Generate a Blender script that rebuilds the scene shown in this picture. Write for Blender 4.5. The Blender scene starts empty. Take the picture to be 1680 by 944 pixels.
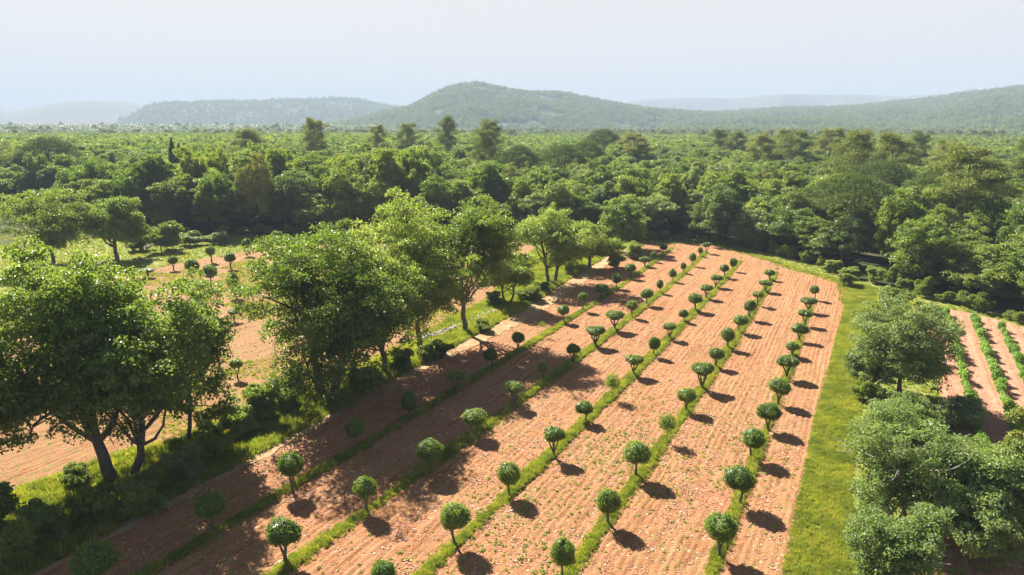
import bpy, bmesh, math, random
import numpy as np
from mathutils import Vector, Matrix
R = math.radians
PI = math.pi
# ------------------------------------------------------------------ camera geometry
CAM_H, PITCH, F = 22.0, R(13.1), 1135.0
W0, H0 = 1680.0, 944.0
def ray(px, py):
    x = (px - W0/2)/F; y = -(py - H0/2)/F
    c, s = math.cos(PITCH), math.sin(PITCH)
    return (x, c + y*s, -s + y*c)
def at(px, py):                       # pixel of the photograph -> point on the ground
    d = ray(px, py); t = CAM_H/-d[2]
    return (d[0]*t, d[1]*t)
def elev(py):                         # tan of elevation of a pixel row
    return math.tan(math.atan((H0/2-py)/F) - PITCH)
def height_at(by, ty):                # height of a vertical thing with base row by, top row ty
    d = at(840, by)[1]
    return CAM_H + d*elev(ty)
def zdepth(by):
    return at(840, by)[1]*math.cos(PITCH) + CAM_H*math.sin(PITCH)
def smooth(t):
    t = np.clip(t, 0, 1); return t*t*(3-2*t)
def terr(x, y):                       # gentle swell of the land under the wood
    r = np.hypot(x, y)
    az = np.arctan2(x, y)
    return 4.5*smooth((r-165)/220.0) + 11*smooth((r-900)/700.0)*smooth((-az-.02)/.16) + 45*smooth((r-5600)/1300.0)

# ------------------------------------------------------------------ scene helpers
sc = bpy.context.scene
col = sc.collection
def mesh_np(name, verts, faces4=None, faces3=None, tint=None, mat=None, smooth_=False):
    me = bpy.data.meshes.new(name)
    nv = len(verts)
    me.vertices.add(nv); me.vertices.foreach_set('co', np.asarray(verts, np.float32).ravel())
    f4 = np.zeros((0,4), int) if faces4 is None else np.asarray(faces4, int)
    f3 = np.zeros((0,3), int) if faces3 is None else np.asarray(faces3, int)
    nl = f4.size + f3.size; nf = len(f4) + len(f3)
    me.loops.add(nl); me.polygons.add(nf)
    me.loops.foreach_set('vertex_index', np.concatenate([f4.ravel(), f3.ravel()]).astype(np.int32))
    starts = np.concatenate([np.arange(len(f4))*4, f4.size + np.arange(len(f3))*3]).astype(np.int32)
    me.polygons.foreach_set('loop_start', starts)
    if tint is not None:
        a = me.attributes.new('tint', 'FLOAT', 'FACE'); a.data.foreach_set('value', np.asarray(tint, np.float32))
    me.update(calc_edges=True)
    me.polygons.foreach_set('use_smooth', np.full(nf, smooth_))
    if mat: me.materials.append(mat)
    return me
def link(name, me, parent=None):
    o = bpy.data.objects.new(name, me); col.objects.link(o)
    if parent: o.parent = parent
    return o
def tag(o, label=None, cat=None, group=None, kind=None):
    if label: o['label'] = label
    if cat: o['category'] = cat
    if group: o['group'] = group
    if kind: o['kind'] = kind
    return o
def empty(name, loc, rz=0, scale=(1,1,1)):
    o = bpy.data.objects.new(name, None); col.objects.link(o)
    o.location = loc; o.rotation_euler = (0,0,rz); o.scale = scale; o.empty_display_size = .3
    return o
def copy_tree(o):
    c = o.copy(); col.objects.link(c)
    for ch in list(o.children):
        k = ch.copy(); col.objects.link(k); k.parent = c
    return c

# value noise
def _h(i, j, seed):
    n = (i*374761393 + j*668265263 + seed*974634777) & 0xffffffff
    n = ((n ^ (n >> 13))*1274126177) & 0xffffffff
    return ((n ^ (n >> 16)) & 0xffff)/65535.0
def vn(x, y, seed=0):
    x = np.asarray(x, float); y = np.asarray(y, float)
    i = np.floor(x).astype(np.int64); j = np.floor(y).astype(np.int64)
    fx = x-i; fy = y-j; fx = fx*fx*(3-2*fx); fy = fy*fy*(3-2*fy)
    a = _h(i,j,seed); b = _h(i+1,j,seed); c = _h(i,j+1,seed); d = _h(i+1,j+1,seed)
    return (a*(1-fx)+b*fx)*(1-fy) + (c*(1-fx)+d*fx)*fy
def fbm(x, y, seed=0, o=4):
    s = 0; a = .5
    for k in range(o):
        s = s + a*vn(x*2**k, y*2**k, seed+k*17); a *= .5
    return s
def inside(px, py, poly):
    px = np.asarray(px); py = np.asarray(py); r = np.zeros(px.shape, bool)
    n = len(poly); j = n-1
    for i in range(n):
        xi, yi = poly[i][:2]; xj, yj = poly[j][:2]
        c = ((yi > py) != (yj > py)) & (px < (xj-xi)*(py-yi)/((yj-yi) or 1e-12)+xi)
        r ^= c; j = i
    return r
def densify(poly, step=.6, jit=.15, seed=1, closed=True):
    rg = random.Random(seed); out = []
    n = len(poly)
    for i in range(n if closed else n-1):
        a = poly[i]; b = poly[(i+1) % n]; L = math.dist(a[:2], b[:2]); k = max(1, int(L/step))
        for q in range(k):
            t = q/k; j = jit if L > step else 0
            out.append((a[0]+(b[0]-a[0])*t+rg.uniform(-j,j), a[1]+(b[1]-a[1])*t+rg.uniform(-j,j)))
    if not closed: out.append(tuple(poly[-1][:2]))
    return out

# ------------------------------------------------------------------ materials
class N:
    def __init__(s, name):
        s.m = bpy.data.materials.new(name); s.m.use_nodes = True; s.t = s.m.node_tree; s.t.nodes.clear()
        s.out = s.t.nodes.new('ShaderNodeOutputMaterial')
    def n(s, typ, **kw):
        nd = s.t.nodes.new(typ)
        for k, v in kw.items():
            if k.startswith('i_'): nd.inputs[int(k[2:])].default_value = v
            else: setattr(nd, k, v)
        return nd
    def l(s, a, b): s.t.links.new(a, b)
    def ramp(s, fac, stops, interp='LINEAR'):
        r = s.n('ShaderNodeValToRGB'); e = r.color_ramp.elements; r.color_ramp.interpolation = interp
        while len(e) < len(stops): e.new(.5)
        for k, (p, c) in enumerate(stops):
            e[k].position = p; e[k].color = (*c, 1) if len(c) == 3 else c
        s.l(fac, r.inputs[0]); return r.outputs[0]
    def noise(s, vec, scale, detail=4, rough=.55):
        n = s.n('ShaderNodeTexNoise'); n.inputs['Scale'].default_value = scale
        n.inputs['Detail'].default_value = detail; n.inputs['Roughness'].default_value = rough
        if vec is not None: s.l(vec, n.inputs['Vector'])
        return n.outputs[0]
    def mix(s, f, a, b, mode='MIX'):
        m = s.n('ShaderNodeMix', data_type='RGBA', blend_type=mode)
        if isinstance(f, (int,float)): m.inputs[0].default_value = f
        else: s.l(f, m.inputs[0])
        for v, k in ((a,6),(b,7)):
            if isinstance(v, tuple): m.inputs[k].default_value = (*v,1)
            else: s.l(v, m.inputs[k])
        return m.outputs[2]
    def math(s, op, a, b=None):
        m = s.n('ShaderNodeMath', operation=op)
        for v, k in ((a,0),(b,1)):
            if v is None: continue
            if isinstance(v, (int,float)): m.inputs[k].default_value = v
            else: s.l(v, m.inputs[k])
        return m.outputs[0]
    def pos(s): return s.n('ShaderNodeNewGeometry').outputs['Position']

def leaf_mat(name, stops, patch=None, transl=.45, spec=.35, rough=.45, tcol=(1.25,1.3,.55), var=.45):
    stops = [(p_, tuple(v_*m_ for v_, m_ in zip(c_, (1.38,1.28,1.15)))) for p_, c_ in stops]
    M = N(name)
    att = M.n('ShaderNodeAttribute', attribute_name='tint')
    oi = M.n('ShaderNodeObjectInfo')
    f = M.math('ADD', M.math('MULTIPLY', att.outputs['Fac'], 1-var), M.math('MULTIPLY', oi.outputs['Random'], var))
    c = M.ramp(f, stops)
    if patch:
        c = M.mix(M.ramp(M.noise(M.pos(), .45, 4, .7), [(.42,(0,0,0)),(.62,(.8,.8,.8))]), c, patch)
    p = M.n('ShaderNodeBsdfPrincipled'); M.l(c, p.inputs['Base Color'])
    p.inputs['Roughness'].default_value = rough; p.inputs['Specular IOR Level'].default_value = spec
    t = M.n('ShaderNodeBsdfTranslucent'); M.l(M.mix(1.0, c, tcol, 'MULTIPLY'), t.inputs[0])
    mx = M.n('ShaderNodeMixShader'); mx.inputs[0].default_value = transl
    M.l(p.outputs[0], mx.inputs[1]); M.l(t.outputs[0], mx.inputs[2]); M.l(mx.outputs[0], M.out.inputs[0])
    return M.m
MAT = {}
MAT['oak'] = leaf_mat('oak_leaves', [(0,(.065,.110,.028)),(.5,(.150,.215,.055)),(1,(.300,.340,.115))], transl=.5, spec=.42, rough=.42)
MAT['forest'] = leaf_mat('wood_leaves', [(0,(.050,.100,.024)),(.35,(.098,.160,.036)),(.7,(.165,.222,.052)),(1,(.285,.310,.090))], transl=.5, spec=.5, rough=.42)
MAT['topiary'] = leaf_mat('clipped_leaves', [(0,(.055,.105,.018)),(.5,(.115,.185,.030)),(1,(.220,.290,.060))], spec=.4)
MAT['topiary_core'] = leaf_mat('clipped_inner_leaves', [(0,(.030,.060,.012)),(1,(.055,.100,.020))], transl=0)  # crown interior's shade put into a darker leaf colour
MAT['silver'] = leaf_mat('grey_green_leaves', [(0,(.070,.115,.040)),(.5,(.140,.205,.075)),(1,(.260,.330,.150))], spec=.4)
MAT['holm'] = leaf_mat('holm_oak_leaves', [(0,(.050,.085,.034)),(.5,(.125,.180,.080)),(1,(.250,.305,.160))], spec=.45, transl=.5)
MAT['pine'] = leaf_mat('pine_needles', [(0,(.095,.140,.040)),(.5,(.180,.225,.062)),(1,(.300,.300,.100))], transl=.2, spec=.2, rough=.6)
MAT['umbrella'] = leaf_mat('umbrella_pine_needles', [(0,(.045,.080,.022)),(.5,(.085,.130,.034)),(1,(.140,.195,.050))], transl=.2, spec=.2, rough=.6)
MAT['shrub'] = leaf_mat('shrub_leaves', [(0,(.085,.130,.025)),(.5,(.150,.200,.040)),(1,(.260,.290,.075))])
MAT['cypress'] = leaf_mat('cypress_scales', [(0,(.016,.035,.014)),(1,(.040,.068,.024))], transl=.1, spec=.2)
MAT['vine'] = leaf_mat('vine_leaves', [(0,(.080,.160,.020)),(.5,(.140,.250,.040)),(1,(.250,.360,.080))], transl=.4)
MAT['grass'] = leaf_mat('grass_blades', patch=(.14,.19,.040), stops=[(0,(.100,.165,.028)),(.4,(.190,.255,.050)),(.72,(.330,.320,.075)),(1,(.480,.370,.120))], transl=.42, spec=.15, rough=.7, var=.5)
MAT['weed'] = leaf_mat('weed_leaves', [(0,(.150,.220,.045)),(1,(.300,.360,.100))], transl=.35, spec=.2)
MAT['farleaf'] = leaf_mat('far_wood_leaves', [(0,(.060,.105,.028)),(.5,(.115,.170,.044)),(1,(.210,.245,.080))], transl=.25, spec=.2)

def bark_mat(name, a, b):
    M = N(name); p = M.n('ShaderNodeBsdfPrincipled')
    tc = M.n('ShaderNodeTexCoord').outputs['Object']
    mp = M.n('ShaderNodeMapping'); mp.inputs['Scale'].default_value = (1,1,.25); M.l(tc, mp.inputs[0])
    n = M.noise(mp.outputs[0], 14, 5, .65)
    M.l(M.ramp(n, [(.3,a),(.7,b)]), p.inputs['Base Color']); p.inputs['Roughness'].default_value = .9
    bp = M.n('ShaderNodeBump'); bp.inputs['Strength'].default_value = .8; bp.inputs['Distance'].default_value = .03
    M.l(n, bp.inputs['Height']); M.l(bp.outputs[0], p.inputs['Normal']); M.l(p.outputs[0], M.out.inputs[0]); return M.m
MAT['bark'] = bark_mat('oak_bark', (.07,.055,.042), (.17,.14,.11))
MAT['palebark'] = bark_mat('dead_wood', (.22,.19,.16), (.42,.38,.33))
MAT['pinebark'] = bark_mat('pine_bark', (.10,.07,.05), (.24,.17,.13))

ROWDIR = None
def soil_mat(name, dark, mid, light, stone, ang, green=None, greenamt=0.0, furrow=.34):
    M = N(name); p = M.n('ShaderNodeBsdfPrincipled'); pos = M.pos()
    big = M.noise(pos, .09, 4, .6); medn = M.noise(pos, .9, 5, .65); fine = M.noise(pos, 9, 5, .7)
    mp = M.n('ShaderNodeMapping'); mp.inputs['Rotation'].default_value = (0,0,-ang); M.l(pos, mp.inputs[0])
    st = M.n('ShaderNodeMapping'); st.inputs['Scale'].default_value = (.08,2.6,1); M.l(mp.outputs[0], st.inputs[0])
    streak = M.noise(st.outputs[0], 1.0, 4, .6)
    f = M.math('ADD', M.math('MULTIPLY', streak, .55), M.math('ADD', M.math('MULTIPLY', fine, .35), M.math('MULTIPLY', medn, .25)))
    c = M.ramp(f, [(.42,dark),(.55,mid),(.74,light)])
    c = M.mix(M.ramp(big, [(.35,(0,0,0)),(.7,(.55,.55,.55))]), c, M.mix(.5, mid, light))
    vo = M.n('ShaderNodeTexVoronoi'); vo.inputs['Scale'].default_value = 9.0; M.l(pos, vo.inputs['Vector'])
    sz = M.n('ShaderNodeTexNoise'); sz.inputs['Scale'].default_value = .35; M.l(pos, sz.inputs['Vector'])
    cut = M.math('LESS_THAN', vo.outputs['Distance'], M.math('MULTIPLY', M.math('SUBTRACT', sz.outputs[0], .25), .75))
    rs = M.n('ShaderNodeSeparateColor'); M.l(vo.outputs['Color'], rs.inputs[0])
    pick = M.math('MULTIPLY', cut, M.math('GREATER_THAN', rs.outputs[0], .76))
    c = M.mix(pick, c, M.mix(rs.outputs[1], stone, light))
    if green:
        g = M.math('MULTIPLY', M.math('GREATER_THAN', M.noise(pos, 3.2, 5, .75), .55), M.ramp(M.noise(pos, .13, 3, .6), [(.5-greenamt*.4,(0,0,0)),(.68-greenamt*.2,(1,1,1))]))
        c = M.mix(M.math('MULTIPLY', g, .75), c, green)
    M.l(c, p.inputs['Base Color']); p.inputs['Roughness'].default_value = .95; p.inputs['Specular IOR Level'].default_value = .15
    h = M.math('ADD', M.math('MULTIPLY', fine, .6), M.math('MULTIPLY', M.noise(pos, 28, 3, .6), .3))
    h = M.math('ADD', h, M.math('MULTIPLY', pick, .25))
    bp = M.n('ShaderNodeBump'); bp.inputs['Strength'].default_value = 1; bp.inputs['Distance'].default_value = .2
    M.l(h, bp.inputs['Height']); M.l(bp.outputs[0], p.inputs['Normal']); M.l(p.outputs[0], M.out.inputs[0]); return M.m
def ground_mat(name, stops, scale=.6, fine=7, bump=.08):
    M = N(name); p = M.n('ShaderNodeBsdfPrincipled'); pos = M.pos()
    a = M.noise(pos, scale, 5, .65); b = M.noise(pos, fine, 4, .7); c0 = M.noise(pos, scale*.15, 3, .5)
    f = M.math('ADD', M.math('MULTIPLY', a, .45), M.math('ADD', M.math('MULTIPLY', b, .3), M.math('MULTIPLY', c0, .25)))
    M.l(M.ramp(f, stops), p.inputs['Base Color']); p.inputs['Roughness'].default_value = .95; p.inputs['Specular IOR Level'].default_value = .1
    bp = M.n('ShaderNodeBump'); bp.inputs['Distance'].default_value = bump; M.l(b, bp.inputs['Height'])
    M.l(bp.outputs[0], p.inputs['Normal']); M.l(p.outputs[0], M.out.inputs[0]); return M.m
MAT['floor'] = ground_mat('wood_floor', [(.3,(.030,.038,.014)),(.5,(.055,.060,.022)),(.7,(.11,.08,.04))])
MAT['meadow'] = ground_mat('meadow_turf', [(.32,(.08,.12,.022)),(.48,(.17,.20,.040)),(.6,(.27,.25,.07)),(.72,(.36,.25,.11))])
MAT['bank'] = ground_mat('bank_turf', [(.30,(.05,.07,.02)),(.5,(.10,.12,.03)),(.7,(.20,.16,.07))])
MAT['track'] = ground_mat('track_turf', [(.32,(.08,.12,.022)),(.45,(.17,.20,.035)),(.55,(.29,.24,.06)),(.66,(.40,.24,.10))], scale=.5)
MAT['path'] = ground_mat('pale_dirt', [(.3,(.20,.15,.05)),(.45,(.33,.19,.09)),(.56,(.38,.27,.15)),(.7,(.44,.34,.21))], scale=1.2, bump=.05)
MAT['hill'] = ground_mat('hill_scrub', [(.3,(.035,.060,.022)),(.5,(.06,.085,.035)),(.7,(.16,.15,.09))], scale=.02, fine=.12, bump=3)
MAT['farhill'] = ground_mat('mountain_scrub', [(.3,(.06,.075,.045)),(.5,(.13,.12,.08)),(.7,(.26,.21,.15))], scale=.004, fine=.02, bump=10)
M = N('stone'); p = M.n('ShaderNodeBsdfPrincipled'); oi = M.n('ShaderNodeObjectInfo'); att = M.n('ShaderNodeAttribute', attribute_name='tint')
M.l(M.ramp(M.math('ADD', M.math('MULTIPLY', oi.outputs['Random'], .7), M.math('MULTIPLY', att.outputs['Fac'], .3)), [(0,(.30,.12,.06)),(.55,(.45,.20,.11)),(.72,(.50,.33,.22)),(1,(.62,.52,.42))]), p.inputs['Base Color'])
p.inputs['Roughness'].default_value = .9; M.l(p.outputs[0], M.out.inputs[0]); MAT['stone'] = M.m
M = N('wall_stone'); p = M.n('ShaderNodeBsdfPrincipled'); att = M.n('ShaderNodeAttribute', attribute_name='tint')
M.l(M.ramp(att.outputs['Fac'], [(0,(.16,.13,.10)),(1,(.42,.38,.32))]), p.inputs['Base Color'])
p.inputs['Roughness'].default_value = .9; M.l(p.outputs[0], M.out.inputs[0]); MAT['wallstone'] = M.m

# ------------------------------------------------------------------ plant geometry
def unit(v): return v/np.maximum(np.linalg.norm(v, axis=-1, keepdims=True), 1e-9)
def diamonds(c, nrm, size, rg, aspect=.62):
    n = len(c); r = rg.normal(size=(n,3)); t = unit(np.cross(nrm, r)); b = np.cross(nrm, t)
    s = size*rg.uniform(.65, 1.35, n)[:,None]*.5
    fold = nrm*s*.35
    v = np.stack([c+t*s, c+b*s*aspect+fold, c-t*s, c-b*s*aspect+fold], 1).reshape(-1,3)
    return v, np.arange(4*n).reshape(-1,4)
def tube(pts, rad, k=6):
    pts = np.asarray(pts, float); n = len(pts); V = []
    for i in range(n):
        d = pts[min(i+1,n-1)]-pts[max(i-1,0)]; d = d/(np.linalg.norm(d)+1e-9)
        a = np.cross(d, (0.3,1,0.1)); a /= np.linalg.norm(a)+1e-9; b = np.cross(d, a)
        for q in range(k):
            an = 2*PI*q/k; V.append(pts[i]+(a*math.cos(an)+b*math.sin(an))*rad[i])
    F4 = [(i*k+q, i*k+(q+1)%k, (i+1)*k+(q+1)%k, (i+1)*k+q) for i in range(n-1) for q in range(k)]
    return V, F4
class Wood:
    def __init__(s): s.V = []; s.F = []
    def add(s, pts, rad, k=6):
        v, f = tube(pts, rad, k); o = len(s.V); s.V += [tuple(p) for p in v]; s.F += [tuple(i+o for i in q) for q in f]
    def limb(s, a, b, r0, r1, rg, sag=.12, seg=5, k=6):
        a = np.array(a, float); b = np.array(b, float); L = np.linalg.norm(b-a); pts = []
        off = rg.normal(size=3)*L*sag*.5; up = np.array([0,0,L*sag])
        for i in range(seg+1):
            t = i/seg; pts.append(a+(b-a)*t + (off-up*.6)*math.sin(PI*t) + rg.normal(size=3)*L*.012*(0<i<seg))
        s.add(pts, [r0+(r1-r0)*(i/seg)**.8 for i in range(seg+1)], k); return pts
    def mesh(s, name, mat): return mesh_np(name, s.V, s.F, mat=mat, smooth_=True)

def broadleaf(name, seed, H, CW, base=.22, lobes=9, puffs=12, leaves=420, leaf=.17, tr=.3, mat='oak', stems=1, lean=0., flat=.8, twigs=True, inner=.25, dead=0):
    """returns (trunk mesh, crown mesh): trunk with limbs, crown of leaf sized faces in puffs gathered in lobes"""
    rg = np.random.default_rng(seed); wd = Wood()
    zb = H*base; zc = zb+(H-zb)*.5; rz = (H-zb)*.5; rx = CW*.5
    L = []; tries = 0
    while len(L) < lobes:
        d = unit(rg.normal(size=3)); tries += 1
        if d[2] < -.85: continue
        if len(L) % 3 == 2 and d[2] > -.2 and tries < 300: continue
        k = .68 if len(L) > 1 else .15
        hz_ = math.hypot(d[0], d[1])+1e-6; hb = max(hz_, .8) if d[2] < .25 else hz_
        q = np.array([d[0]/hz_*hb*rx, d[1]/hz_*hb*rx, d[2]*rz])*k*rg.uniform(.62,1.12)
        q[2] = abs(q[2]) if len(L) == 0 else q[2]
        if tries < 400 and any(np.linalg.norm((q-p)/np.array([rx,rx,rz])) < .34 for p in L): continue
        L.append(q)
    C = []; PR = []
    Ld = []
    for i, q in enumerate(L):
        lr = np.array([rx*rg.uniform(.26,.46)]*2+[rz*rg.uniform(.26,.44)])
        c = q+np.array([lean*H*.5, 0, zc]); Ld.append(c)
        for j in range(puffs):
            d = unit(rg.normal(size=3)); d[2] = d[2]*.9+.12
            C.append(c+d*lr*rg.choice([rg.uniform(.5,.9), rg.uniform(.88,1.1)])); PR.append(CW*rg.uniform(.022,.058)+leaf*1.1)
    C = np.array(C); PR = np.array(PR)
    # keep inside the height
    C[:,2] = np.minimum(C[:,2], H-PR*.6); C[:,2] = np.maximum(C[:,2], zb*.8+PR*.5)
    n = len(C)*leaves; idx = np.repeat(np.arange(len(C)), leaves)
    d = unit(rg.normal(size=(n,3))); d[:,2] = np.where(d[:,2] < -.3, -d[:,2]*.7, d[:,2])
    rr = np.where(rg.random(n) < inner, rg.uniform(.1,.8,n), rg.normal(.92,.13,n))
    pos = C[idx]+d*(PR[idx]*rr)[:,None]*np.array([1,1,flat])
    nr = unit(d*.7+rg.normal(size=(n,3))*.7+np.array([0,0,.55]))
    v, f = diamonds(pos, nr, leaf, rg)
    ptint = rg.random(len(C))
    tint = np.clip(ptint[idx]*.45+rg.random(n)*.55, 0, 1)
    crown = mesh_np(name+'_crown', v, f, tint=tint, mat=MAT[mat])
    # wood
    top = np.array([lean*H*.5, 0, zc*.9]); starts = []
    for s in range(stems):
        a = np.array([0,0,0.]) if stems == 1 else np.array([math.cos(s*2.4), math.sin(s*2.4), 0])*tr*1.4
        e = top+(np.array([math.cos(s*2.4+.3), math.sin(s*2.4+.3),0])*rx*.25 if stems > 1 else 0)
        e = e+np.array([0,0,(s%2)*.1*H])
        pts = wd.limb(a-np.array([0,0,.15]), e, tr, tr*.45, rg, .06, 7, 8); starts.append(pts)
    for i, c in enumerate(Ld):
        pts = starts[i % stems]; k = 3+int(rg.integers(0,4)); r1 = tr*rg.uniform(.28,.45)
        wd.limb(pts[k], c, r1, r1*.35, rg, .12)
        if twigs:
            for j in range(min(puffs, 5)):
                wd.limb(c+rg.normal(size=3)*.1, C[i*puffs+j], r1*.3, .015, rg, .15, 3, 4)
    trunk = wd.mesh(name+'_trunk', MAT['bark'])
    return trunk, crown

def pine(name, seed, H, CW, umbrella=False, leaves=160, leaf=.28, tr=.28, base=.45, mat=None, lean=.04):
    rg = np.random.default_rng(seed); wd = Wood()
    zb = H*base
    bend = np.array([lean*H, rg.uniform(-.02,.02)*H, 0])
    pts = [np.array([0,0,-.15])+bend*(t**1.4)*1.0+np.array([math.sin(t*4+seed)*.02*H*t, 0, H*.93*t]) for t in np.linspace(0,1,9)]
    wd.add(pts, [tr*(1-.75*t) for t in np.linspace(0,1,9)], 8)
    C = []; PR = []; br = []
    if umbrella:
        nb = 70
        for i in range(nb):
            a = i*2.39996; r = math.sqrt((i+.5)/nb)*CW*.5*rg.uniform(.9,1.06)
            z = H - (H*.30)*(r/(CW*.5))**2*rg.uniform(.8,1.1) - rg.uniform(.0,.12)*H*.5
            C.append(np.array([math.cos(a)*r, math.sin(a)*r, z])+bend); PR.append(CW*rg.uniform(.065,.10))
        br = [(C[i], .55*H+rg.uniform(0,.12)*H) for i in range(0, nb, 3)]
    else:
        nb = 15
        for i in range(nb):
            t = i/(nb-1); z = zb+(H*.97-zb)*t; ln = CW*.5*(math.sin(PI*(.25+.72*(1-abs(t-.35)**1.1)))*1.0)*rg.uniform(.6,1.1)
            ln = CW*.5*(1-.62*max(0,t-.35)/.65)*rg.uniform(.55,1.1)*(0.6+.4*min(1,t/.25)); a = i*2.39996+rg.uniform(-.4,.4)
            tip = np.array([math.cos(a)*ln, math.sin(a)*ln, z+ln*.12])+bend*(z/H)**1.4
            br.append((tip, z-ln*.12))
            for j in range(6):
                C.append(tip*np.array([1,1,1])+rg.normal(size=3)*np.array([ln*.27,ln*.27,H*.022])+(bend*(z/H)**1.4-tip+np.array([0,0,z]))*rg.uniform(0,.45)); PR.append(CW*rg.uniform(.08,.14))
    for tip, z0 in br:
        t = max(0,min(1, z0/(H*.93))); k = t*8; i = min(7,int(k)); a = pts[i]+(pts[i+1]-pts[i])*(k-i)
        wd.limb(a, tip, tr*.3*(1.2-t), .03, rg, -.06 if umbrella else .05, 5, 5)
    C = np.array(C); PR = np.array(PR)
    n = len(C)*leaves; idx = np.repeat(np.arange(len(C)), leaves)
    d = unit(rg.normal(size=(n,3))); pos = C[idx]+d*(PR[idx]*rg.normal(.85,.2,n))[:,None]*np.array([1,1,.55])
    nr = unit(d*.4+rg.normal(size=(n,3))+np.array([0,0,.3])); v, f = diamonds(pos, nr, leaf, rg, .5)
    tint = np.clip(rg.random(len(C))[idx]*.4+rg.random(n)*.6, 0, 1)
    return wd.mesh(name+'_trunk', MAT['pinebark']), mesh_np(name+'_crown', v, f, tint=tint, mat=MAT[mat or ('umbrella' if umbrella else 'pine')])

def cypress(name, seed, H, CW):
    rg = np.random.default_rng(seed); n = 9000; z = rg.uniform(.06,1,n); a = rg.uniform(0,2*PI,n)
    r = CW*.5*np.minimum(1,(1-z)*2.2)**.8*np.minimum(1, z*6)*rg.uniform(.55,1.15,n)*(1+.25*np.sin(a*3+z*20))
    pos = np.stack([np.cos(a)*r, np.sin(a)*r, z*H], 1); nr = unit(np.stack([np.cos(a),np.sin(a),.3+0*a],1)+rg.normal(size=(n,3))*.6)
    v, f = diamonds(pos, nr, .3, rg, .45); wd = Wood(); wd.add([(0,0,-.1),(0,0,H*.9)], [.18,.03])
    return wd.mesh(name+'_trunk', MAT['bark']), mesh_np(name+'_crown', v, f, tint=rg.random(n), mat=MAT['cypress'])

def topiary(name, seed, kind):
    """unit clipped tree: 2.3 m tall, crown 1.5 m wide; kind: round, flat, tall, sapling, spiky"""
    rg = np.random.default_rng(seed); wd = Wood()
    Z = dict(round=(.62,1.62,.66), flat=(.50,1.78,.50), tall=(.62,1.52,.76), sapling=(.40,1.85,.38), spiky=(.6,1.6,.66))[kind]
    rz, zc, _ = Z; rx = .75; rz = 2.3-zc
    nst = dict(round=[1,2,3][seed%3], flat=3+seed%2, tall=1+seed%2, sapling=1, spiky=1)[kind]
    ph = rg.uniform(0,6.28,8)
    def env(d):
        az = np.arctan2(d[...,1], d[...,0])
        m = 1+.07*np.sin(3*az+ph[0])+.06*np.sin(5*az+ph[1]+2*d[...,2])+.05*np.sin(4*d[...,2]*2+ph[2]+az)
        if kind == 'flat': m = m*np.where(d[...,2] > 0, 1, .92+.08*np.cos(2*az+ph[3]))
        return m
    lobes = []
    if kind == 'flat':
        lobes = [((math.cos(k*2*PI/3+ph[4])*.26, math.sin(k*2*PI/3+ph[4])*.26, zc+rg.uniform(-.06,.04)), .52, rz*.95) for k in range(3)]
    else:
        lobes = [((0,0,zc), rx, rz)]
        if kind == 'round' and seed % 2: lobes = [((-.12,0,zc), .64, rz), ((.22,.1,zc-.06), .54, rz*.85)]
    V = []; Fq = []; T = []; F3 = []; mi = []
    nl = dict(round=2600, flat=2600, tall=2300, sapling=700, spiky=1100)[kind]
    tot = 0; VV = []; 
    for (c, a, h) in lobes:
        n = nl//len(lobes)+ (200 if len(lobes) > 1 else 0)
        d = unit(rg.normal(size=(n,3))); bot = d[:,2] < -.55; d[bot,2] *= rg.uniform(.5,1,bot.sum())
        spread = .035 if kind not in ('spiky','sapling') else .16
        rr = env(d)*(1-np.abs(rg.normal(0,.07,n))+rg.normal(0,spread,n))
        p = np.array(c)+d*np.array([a,a,h])*rr[:,None]
        nr = unit(d*1.1+rg.normal(size=(n,3))*.6)
        v, f = diamonds(p, nr, .10 if kind != 'spiky' else .14, rg, .6); VV.append((v, f, rg.random(n)))
    vs = np.concatenate([q[0] for q in VV]); o = 0; fs = []
    for q in VV: fs.append(q[1]+o); o += len(q[0])
    fs = np.concatenate(fs); tint = np.concatenate([q[2] for q in VV])
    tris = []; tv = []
    if kind not in ('sapling',):  # solid dark core added inside the crown to block light
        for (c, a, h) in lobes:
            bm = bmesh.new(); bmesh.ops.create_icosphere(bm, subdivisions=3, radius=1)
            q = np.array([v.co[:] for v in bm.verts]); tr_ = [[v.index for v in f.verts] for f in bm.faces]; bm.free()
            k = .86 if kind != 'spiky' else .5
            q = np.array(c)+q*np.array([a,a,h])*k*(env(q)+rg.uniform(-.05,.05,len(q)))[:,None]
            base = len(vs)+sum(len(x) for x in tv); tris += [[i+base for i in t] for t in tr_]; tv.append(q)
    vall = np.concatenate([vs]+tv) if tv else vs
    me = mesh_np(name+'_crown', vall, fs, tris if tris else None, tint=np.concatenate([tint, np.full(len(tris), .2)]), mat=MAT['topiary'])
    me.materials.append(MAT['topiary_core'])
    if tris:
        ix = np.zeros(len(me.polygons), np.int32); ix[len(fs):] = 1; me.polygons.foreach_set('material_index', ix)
    t0 = .088 if kind not in ('sapling','spiky') else .035
    z1 = zc-rz*.35; fk = rg.uniform(.25,.75)
    off = rg.normal(size=2)*.10
    if nst == 1:
        wd.add([(0,0,-.1),(off[0]*.6,off[1]*.6,.5),(off[0],off[1],z1*.7),(0,0,zc)], [t0,t0*.8,t0*.7,t0*.5], 7)
    else:
        wd.add([(0,0,-.1),(off[0]*.3,off[1]*.3,fk)], [t0*1.15,t0], 7)
        for s in range(nst):
            a = s*2*PI/nst+ph[5]; sp = .34 if kind == 'flat' else .2
            wd.add([(off[0]*.3,off[1]*.3,fk-.03),(math.cos(a)*sp*.7,math.sin(a)*sp*.7,(fk+z1)/2),(math.cos(a)*sp*1.3,math.sin(a)*sp*1.3,zc)], [t0*.8,t0*.55,t0*.4], 6)
    return wd.mesh(name+'_trunk', MAT['bark']), me

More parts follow.
